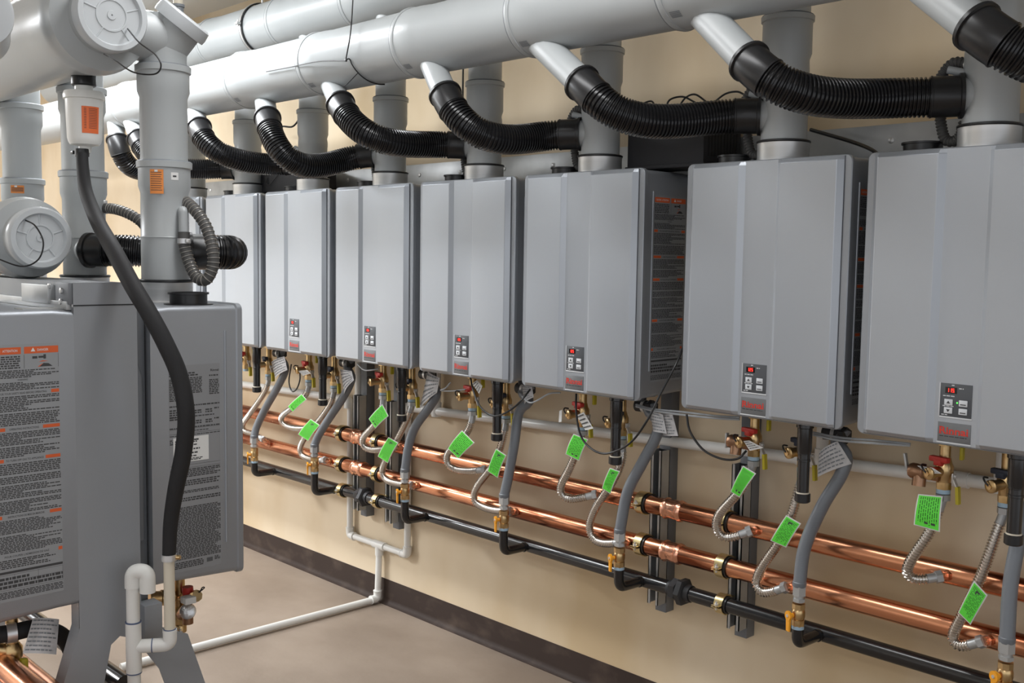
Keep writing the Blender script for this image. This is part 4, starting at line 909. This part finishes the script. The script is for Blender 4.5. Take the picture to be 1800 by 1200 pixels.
# overhead and lower ducts, capped, receding along the rack
def duct(name, lb, cx_, cy_, cz_, r, rc, x_end, loop, rings_=True):
    t = thing(name, (cx_, cy_, cz_ - r), lb, 'duct', 'capped white ducts over the rack')
    MB().lathe((cx_, cy_, cz_), (-1, 0, 0), [(.0, rc - .004), (.010, rc + .002), (.035, rc + .002), (.05, r + .004), (.075, r + .008), (.082, r + .010), (.10, r + .010), (.104, r + .002), (.25, r + .002), (.255, r), (-x_end + cx_, r)], 48).build('pipe', 'pp', t, root=t)
    c_ = MB().lathe((cx_ + .0005, cy_, cz_), (1, 0, 0), [(-.012, rc + .004), (.012, rc + .005), (.018, rc + .001), (.018, rc - .010), (.010, rc - .014), (.010, .001)], 48, False); c_ = c_.build('end_cap', 'ppcap', t, root=t)
    m = MB().lathe((cx_ + .0105, cy_, cz_), (1, 0, 0), [(0, rc * .48), (.002, rc * .47), (.002, rc * .42), (0, rc * .41)], 36, False)
    m.lathe((cx_ + .0105, cy_, cz_), (1, 0, 0), [(0, rc * .14), (.002, rc * .13), (.002, rc * .02)], 24, False)
    for i in range(5):
        a = radians(20 + 72 * i); dv = Vector((0, cos(a), sin(a))); o0 = Vector((cx_ + .011, cy_, cz_))
        m.sweep([o0 + dv * rc * .47, o0 + dv * rc * .83], .0018, 6)
    m.build('cap_ribs', 'ppcap', c_, root=t)
    return t
cA = dep(193, 28, 2.34); ra = .118
dA = duct('rack_duct', 'large white overhead duct at the upper left, round end cap facing the viewer', cA.x, cA.y, cA.z, .112, .078, -3.6, None)
cA2 = Vector((cA.x, cA.y, cA.z))
# connection from overhead duct to the first riser
MB().cyl(Vector((rvx[0], cA2.y + .05, 1.965)), Vector((rvx[0], RVY, 1.965)), RV + .003, 30).build('side_outlet', 'pp', dA, root=dA)
for k in (1, 2): MB().cyl(Vector((rvx[k], cA2.y + .03, 1.955)), Vector((rvx[k], RVY, 1.955)), RV - .001, 30).build('side_outlet', 'pp', dA, root=dA)
e0 = dep(-42, 22, 2.15); ed = Vector((.93, -.3, .05)).normalized()
m = MB().cyl(e0 - ed * .20, e0, .066, 30); m.lathe(e0 - ed * .02, ed, [(0, .066), (0, .072), (.020, .072), (.022, .066), (.022, .01)], 36, False); m.build('capped_branch', 'ppcap', dA, root=dA)
cB = dep(68, 418, 2.36)
dB = duct('rack_duct', 'lower white duct resting over the rack, round ribbed cap facing the viewer', cB.x, cB.y, cB.z, .086, .066, -3.0, None)
# strings from the caps
cable('cap_tether', [cA2 + Vector((.014, .035, -.025)), dep(245, 75, 2.26), dep(272, 95, 2.25), dep(283, 115, 2.25), dep(272, 130, 2.25), dep(235, 127, 2.25), dep(205, 108, 2.26), dep(183, 95, 2.30)], .0018, 'cable', 'thin black tether looping below the upper round cap', 'wire')
cable('cap_tether', [dep(45, 387, 2.325), dep(62, 397, 2.30), dep(76, 425, 2.29), dep(68, 455, 2.29), dep(40, 468, 2.29), dep(0, 456, 2.30), dep(-30, 440, 2.32)], .0018, 'cable', 'thin black tether curving over the lower round cap', 'wire')
# black hoses on the rack risers
for k, (lb, px_, end) in enumerate((('thick black ribbed hose elbow right of the tall rack riser', (352, 440), (420, 447)), ('thick black ribbed hose behind the drain hose, left of the tall rack riser', (158, 432), (235, 430)))):
    x = rvx[k]; c0 = Vector((x, RVY, 1.450)); vd = (CAM - c0); vd.z = 0; vd.normalize()
    sd = (Vector((0.35, .94, 0)) if k == 0 else Vector((.95, -.31, 0))).normalized()
    if k == 0: pts = [c0 + sd * .055, c0 + sd * .10, c0 + sd * .15 + Vector((-.01, 0, .0)), c0 + sd * .185 + Vector((-.06, 0, 0)), c0 + sd * .19 + Vector((-.14, 0, 0)), c0 + sd * .17 + Vector((-.24, 0, 0))]
    else: pts = [c0 + Vector((.058, -.01, 0)), c0 + Vector((.10, .02, .0)), c0 + Vector((.15, .08, .0)), c0 + Vector((.17, .15, -.01)), c0 + Vector((.15, .22, -.015)), c0 + Vector((.05, .24, -.02))]
    path = spline(pts, 10); L = arclen(path)[-1]
    t = thing('corrugated_hose', c0, lb, 'hose', 'black ribbed hoses on the rack')
    q, rr_ = corr(subpath(path, .05, L, .008), .0395, .0435, .0088); MB().sweep(q, rr_, 22).build('hose', 'rubber', t, root=t)
    MB().sweep(subpath(path, 0, .052, .01), .0445, 26, False).build('cuff', 'cuff', t, root=t)
    MB().lathe(path[0], path[3] - path[0], [(-.004, .040), (-.004, .0490), (.008, .0490), (.009, .0445)], 30, False).build('flange', 'cuff', t, root=t)
    MB().cyl(c0, path[1], .0405, 28).build('tee_stub', 'pp', rt[k], root=rt[k])
# ribbed drain hoses with wire helix
def helixhose(pts, r, lb, clips):
    path = spline(pts, 10); L = arclen(path)[-1]
    t = thing('ribbed_drain_hose', pts[0], lb, 'hose', 'wire-ribbed drain hoses on the rack')
    MB().sweep(subpath(path, 0, L, .006), r, 16).build('hose', 'greyrub', t, root=t)
    m = MB(); al = arclen(path); s_ = .03
    while s_ < L - .02:
        a = sample(path, al, s_); b = sample(path, al, s_ + .002); d_ = (b - a)
        m.lathe(a, d_, [(-.0011, r), (-.0006, r + .0016), (.0006, r + .0016), (.0011, r)], 16, False); s_ += .0105
    m.build('wire_rings', 'wire', t, root=t)
    for q_, dr in clips:
        c_ = MB().lathe(q_, dr, [(-.006, r + .001), (-.006, r + .0026), (.006, r + .0026), (.006, r + .001)], 20, False); xx, yy_, zz_ = frame(dr); c_.box(Vector(q_) + xx * (r + .004) - Vector((.006, .006, .005)), Vector(q_) + xx * (r + .004) + Vector((.006, .006, .005)), .002); c_.build('clip', 'steel', t, root=t)
    return t
x = rvx[0]; dz = 2.50
p_ = [(308, 352), (325, 354), (345, 372), (363, 400), (374, 440), (374, 470), (362, 492), (346, 487), (333, 462), (324, 430), (323, 408)]
ds = [2.56, 2.53, 2.50, 2.49, 2.48, 2.48, 2.48, 2.49, 2.50, 2.50, 2.50]
pp_ = [dep(a, b, d_) for (a, b), d_ in zip(p_, ds)]
helixhose(pp_, .0135, 'dark ribbed drain hose in a U beside the tall rack riser', [(pp_[0] + (pp_[1] - pp_[0]) * .3, pp_[1] - pp_[0]), (pp_[-1] + (pp_[-2] - pp_[-1]) * .7, Vector((0, 0, 1)))])
MB().cyl(dep(310, 350, 2.60), pp_[0], .012, 14).build('drain_stub', 'pp', rt[0], root=rt[0])
m = MB().cyl(pp_[-1] + Vector((0, 0, -.012)), dep(322, 372, 2.50), .0118, 14); m.sweep(fillet([dep(322, 378, 2.50), dep(322, 370, 2.50), dep(300, 378, 2.6)], .01), .0118, 12); m.build('drain_stub', 'pp', rt[0], root=rt[0])
p_ = [(184, 366), (200, 367), (220, 373), (242, 385), (258, 402)]; pp_ = [dep(a, b, d_) for (a, b), d_ in zip(p_, (2.90, 2.87, 2.85, 2.84, 2.84))]
helixhose(pp_, .0135, 'dark ribbed drain hose running behind the tall rack riser', [(pp_[0], pp_[1] - pp_[0])])

# canister, long drain hose and trap pipes
cx_ = dep(148, 190, 2.50); t = thing('drain_canister', (cx_.x, cx_.y, cx_.z - .07), 'white canister with an orange label hanging under the overhead duct', 'canister')
def zc(py): return dep(148, py, 2.50).z
m = MB().lathe((cx_.x, cx_.y, 0), (0, 0, 1), [(zc(268), 0.0130), (zc(262), 0.0152), (zc(257), 0.0141), (zc(256), 0.0203), (zc(254), 0.0338), (zc(249), 0.0377), (zc(243), 0.0400), (zc(178), 0.0434), (zc(176), 0.0434), (zc(175), 0.0479), (zc(168), 0.0484), (zc(162), 0.0450), (zc(160), 0.0214), (zc(124), .0197), (zc(123), .029), (zc(112), .030), (zc(90), .030)], 36)
m.build('body', 'pvc', t, root=t)
m = MB().lathe((cx_.x, cx_.y, 0), (0, 0, 1), [(zc(152), 0.0270), (zc(150), 0.0293), (zc(134), 0.0295), (zc(131), 0.0276)], 16); m.build('union_nut', 'cuff', t, root=t)
va = math.degrees(math.atan2(CAM.y - cx_.y, CAM.x - cx_.x)); m = MB(); k_ = MB(); Rr = .0441
for i in range(8):
    b0 = radians(va - 8 + 7 * i); b1 = radians(va - 8 + 7 * (i + 1)); z0_, z1_ = zc(236), zc(190)
    f0 = lambda b, z, o: (cx_.x + (Rr - (.0028 if z < zc(200) else 0) + o) * cos(b), cx_.y + (Rr - (.0028 if z < zc(200) else 0) + o) * sin(b), z)
    m.quad(f0(b0, z0_, 0), f0(b1, z0_, 0), f0(b1, z1_, 0), f0(b0, z1_, 0))
    if 0 < i < 7:
        for j in range(13):
            if i == 2: continue
            z_ = z1_ - .006 - j * .0038; off = -.0028 * (z1_ - z_) / (z1_ - z0_) + .0004
            g_ = lambda b, z: (cx_.x + (Rr + off) * cos(b), cx_.y + (Rr + off) * sin(b), z)
            k_.quad(g_(b0, z_), g_(b1, z_), g_(b1, z_ + .0011), g_(b0, z_ + .0011))
l_ = m.build('orange_label', 'orange_label', t, root=t); k_.build('label_print', 'ink', l_, root=t)
# long hose
hp = [(144, 266, 2.50), (146, 300, 2.48), (152, 340, 2.43), (172, 390, 2.33), (200, 440, 2.23), (232, 500, 2.17), (262, 550, 2.15), (290, 602, 2.15), (315, 660, 2.16), (327, 725, 2.17), (323, 790, 2.19), (309, 860, 2.21), (300, 920, 2.23), (297, 983, 2.245)]
path = spline([dep(a, b, c_) for a, b, c_ in hp], 10); L = arclen(path)[-1]; n_ = len(path)
t = thing('drain_hose', dep(297, 983, 2.245), 'long black foam-covered hose curving down from the canister to the white trap', 'hose')
rad = [.0138 + .0042 * min(1, max(0, (i / n_ - .02) / .30)) for i in range(n_)]; rad = [r_ if i / n_ < .8 else r_ - .004 * (i / n_ - .8) / .2 for i, r_ in enumerate(rad)]
MB().sweep(path, rad, 22).build('hose', 'insul', t, root=t)
e = path[0]; MB().lathe(e + Vector((0, 0, -.012)), (0, 0, 1), [(0, .0155), (0, .0165), (.018, .0165), (.018, .0150)], 20, False).build('clip', 'cuff', t, root=t)
MB().box(e + Vector((-.032, -.016, -.006)), e + Vector((-.016, -.008, .002)), .001).build('clip_screw', 'cuff', t, root=t)
e = path[-1]; m = MB().lathe(e + Vector((0, 0, -.002)), (0, 0, 1), [(0, .0145), (0, .0165), (.014, .0165), (.014, .0145)], 22, False); m.build('clip', 'steel', t, root=t)
MB().lathe(e + CR * .016 + Vector((0, 0, .005)), CR, [(0, .005), (.008, .0055), (.010, .003)], 12).build('clip_screw', 'brass', t, root=t)
# white trap
DW = 2.245
t = thing('trap_assembly', dep(235, 1200, DW) - Vector((0, 0, .4)), 'white plastic trap with a hook-shaped top at the lower left', 'pipe')
a = dep(297, 985, DW); b = Vector((a.x, a.y, dep(295, 1100, DW).z)); rr_ = .0118
base = dep(235, 1136, DW); bb = Vector((base.x, base.y, base.z)); corner = Vector((a.x, a.y, base.z))
MB().cyl(a, corner + Vector((0, 0, .02)), rr_, 20).build('inlet_pipe', 'pvcold', t, root=t)
MB().sweep(fillet([corner + Vector((0, 0, .030)), corner, corner + (bb - corner).normalized() * .034], .020, 8), .0150, 20).build('elbow', 'pvc', t, root=t)
MB().cyl(corner + Vector((0, 0, .028)), corner + Vector((0, 0, .034)), .0155).build('elbow_lip', 'pvc', t, root=t)
m = MB().cyl(bb + Vector((0, 0, -.058)), bb + Vector((0, 0, .055)), .0165); m.cyl(bb, bb + (corner - bb) * .62, .0150); m.build('tee', 'pvc', t, root=t)
MB().cyl(bb + Vector((0, 0, .05)), Vector((bb.x, bb.y, dep(235, 1030, DW).z)), .0142).build('vent_pipe', 'pvc', t, root=t)
MB().cyl(bb + Vector((0, 0, .054)), bb + Vector((0, 0, .0568)), .0168).build('primer_ring', 'primer', t, root=t)
MB().cyl(corner + (bb - corner) * .47, corner + (bb - corner) * .50, .0156).build('primer_ring', 'primer', t, root=t)
MB().cyl(corner + Vector((0, 0, .0335)), corner + Vector((0, 0, .0360)), .0132).build('primer_ring', 'primer', t, root=t)
MB().cyl(bb + Vector((0, 0, -.059)), bb + Vector((0, 0, -.0565)), .0166).build('primer_ring', 'primer', t, root=t)
tz = dep(235, 1005, DW).z; tp = Vector((bb.x, bb.y, tz)); hd = CR.copy(); hd.z = 0; hd.normalize()
m = MB().sweep(fillet([tp + Vector((0, 0, -.030)), tp + Vector((0, 0, .006)), tp + hd * .032 + Vector((0, 0, .006)), tp + hd * .032 + Vector((0, 0, -.040))], .0165, 8), .0168, 22)
m.build('hook_bend', 'pvc', t, root=t)
MB().cyl(bb + Vector((0, 0, -.057)), Vector((bb.x, bb.y, 0)), .0140).build('drop_pipe', 'pvc', t, root=t)

# brass under the rack heaters
def rack_valve(c0, lb, knob=True):
    t = thing('isolation_valve', c0 - Vector((0, 0, .05)), lb, 'valve', 'brass valves under the rack heaters')
    m = MB().cyl(c0 + Vector((0, 0, .02)), Vector((c0.x, c0.y, RB + .012)), .013); m.lathe(c0 + Vector((0, 0, -.045)), (0, 0, 1), [(0, .016), (.016, .016), (.020, .0135), (.034, .021), (.055, .021), (.066, .014)], 18); m.build('body', 'brass', t, root=t)
    return t
c0 = dep(316, 1078, 2.52); t = rack_valve(c0, 'brass valve with a silver disc below the rack heater, right of the white pipe')
k0 = dep(330, 1074, 2.47); kd = (CAM - k0).normalized()
m = MB().cyl(c0 + Vector((0, 0, -.004)), k0 - kd * .012, .015, 16); m.lathe(k0 - kd * .018, kd, [(0, .018), (.010, .0195), (.014, .018)], 24); m.cyl(k0 - kd * .022, k0 - kd * .022 + Vector((0, 0, -.030)), .013); m.build('relief_body', 'bronze', t, root=t)
MB().lathe(k0 - kd * .005, kd, [(0, .0190), (.004, .0185), (.007, .012), (.008, .001)], 24).build('silver_disc', 'silverknob', t, root=t)
q0 = dep(342, 1048, 2.48); m = MB().cyl(c0 + Vector((0, 0, .040)), q0, .011, 14); m.lathe(q0, q0 - c0 - Vector((0, 0, .03)), [(0, .0145), (.012, .0145)], 8); m.build('drain_port', 'brass', t, root=t)
MB().sweep(spline([q0 + CR * .004 + Vector((0, 0, .006)), q0 + CR * .018 + Vector((0, 0, .016)), q0 + CR * .024 + Vector((0, 0, .022)), q0 + CR * .019 + Vector((0, 0, .022)), q0 + CR * .012 + Vector((0, 0, .010))], 5), .0014, 6).build('cap_strap', 'cable', t, root=t)
MB().lathe(dep(330, 1045, 2.49), (0, 0, 1), [(-.008, .009), (.0, .012), (.010, .014), (.020, .013)], 14).build('drain_handle', 'redh', t, root=t)
MB().box(dep(331, 1052, 2.46) - Vector((.014, .014, .010)), dep(331, 1052, 2.46) + Vector((.014, .014, .006)), .002).build('slip', 'white_label', t, root=t)
q0 = dep(262, 1052, 2.46); q1 = dep(288, 1050, 2.48)
m = MB().lathe(q0, q1 - q0, [(0, .017), (.006, .019), (.012, .017), (.026, .0165), (.028, .019), (.034, .019), (.038, .014), (.06, .014)], 18); tag(m.build('gas_fitting', 'brass'), 'brass fitting lying sideways behind the white hook-shaped pipe', 'fitting')
# hose with green tag below it
pl = [(316, 1092, 2.52), (317, 1115, 2.51), (321, 1150, 2.50), (329, 1185, 2.50), (336, 1230, 2.50)]; path = spline([dep(*p) for p in pl], 8)
t = thing('flexible_connector', dep(336, 1230, 2.5), 'stainless hose hanging below the rack valve with the silver disc', 'hose', 'stainless hoses of the rack')
q, rr2 = corr(path, .0055, .0072, .0055); MB().sweep(q, rr2, 14).build('hose', 'inox', t, root=t); MB().hexn(path[0], path[0] + Vector((0, 0, .014)), .012).build('top_nut', 'steel', t, root=t)
card('hose_tag', [dep(323, 1125, 2.47), dep(331, 1174, 2.47), dep(322, 1176, 2.475), dep(309, 1128, 2.475)], 'green', 'greenink', 'bright green tag under the rack heater, beside the white floor pipe', 'tag', None, 5)
# rack mains
for y, z, r_, mm, lb in ((-1.835, .545, .027, 'copper', 'copper main under the rack, nearest the viewer'), (-1.775, .500, .027, 'copper', 'second copper main under the rack'), (-1.88, .46, .027, 'copper', 'lowest copper main at the lower left corner'), (-1.60, .46, .022, 'blackpipe', 'black gas pipe running lengthwise under the rack')):
    tag(MB().sweep([(-2.6, y, z), (-.05 if mm == 'copper' else -.62, y, z)], r_, 24).build('rack_main', mm), lb, 'pipe', 'pipes running under the rack')
# left rack heater gas hose with paper label, valve
g0 = dep(-20, 1118, 2.22); t = thing('gas_hose', g0, 'black gas hose with a steel clip below the left rack heater', 'hose')
path = spline([dep(-20, 1118, 2.22), dep(20, 1112, 2.24), (dep(60, 1104, 2.27)), dep(100, 1112, 2.30), dep(122, 1135, 2.34), dep(132, 1180, 2.4), dep(134, 1230, 2.42)], 8)
MB().sweep(path, .0185, 20).build('hose', 'insul', t, root=t); MB().lathe(path[8], path[9] - path[7], [(-.010, .0195), (-.010, .0215), (.010, .0215), (.010, .0195)], 20, False).build('clip', 'steel', t, root=t)
card('paper_label', [dep(58, 1086, 2.24), dep(104, 1088, 2.26), dep(99, 1150, 2.24), dep(40, 1148, 2.21)], 'paper', 'seal', 'large curled white printed label under the left rack heater', 'label', None, 8, border=.001, m_border='paper', bend=.016)
c0 = dep(22, 1145, 2.26); t = rack_valve(c0, 'brass valve with a yellow grip at the lower left corner')
MB().cyl(c0, dep(-12, 1140, 2.24), .016, 16).build('drain_port', 'brass', t, root=t)
MB().box(dep(42, 1172, 2.24) - Vector((.008, .008, .024)), dep(42, 1172, 2.24) + Vector((.008, .008, .020)), .004).build('lever_grip', 'yellow', t, root=t)
MB().cyl(c0 + Vector((0, 0, -.055)), c0 + Vector((0, 0, -.044)), .0155).build('thread_tape', 'tape', t, root=t)
path = spline([c0 + Vector((0, 0, -.052)), c0 + Vector((0, 0, -.09)), c0 + Vector((.0, .01, -.16)), c0 + Vector((-.01, .03, -.22))], 6); q, rr2 = corr(path, .0080, .0102, .0058)
tag(MB().sweep(q, rr2, 14).build('flexible_connector', 'inox'), 'stainless hose below the lower-left brass valve with yellow grip', 'hose', 'stainless hoses of the rack')
g1 = dep(200, 1145, 2.62)
# vacuum pipe stub from the ceiling at the upper left
c0 = dep(313, 12, 2.9); t = thing('ceiling_drop_pipe', c0, 'short white pipe with a grey threaded end hanging at the top left', 'pipe')
MB().cyl(c0, (c0.x, c0.y, 2.64), .013).build('pipe', 'pvcold', t, root=t)
m = MB().lathe(c0 + Vector((0, 0, -.028)), (0, 0, 1), [(0, .014), (.003, .0165), (.012, .0165), (.013, .015), (.026, .015), (.027, .018), (.034, .018)], 16); m.build('threaded_end', 'seal', t, root=t)
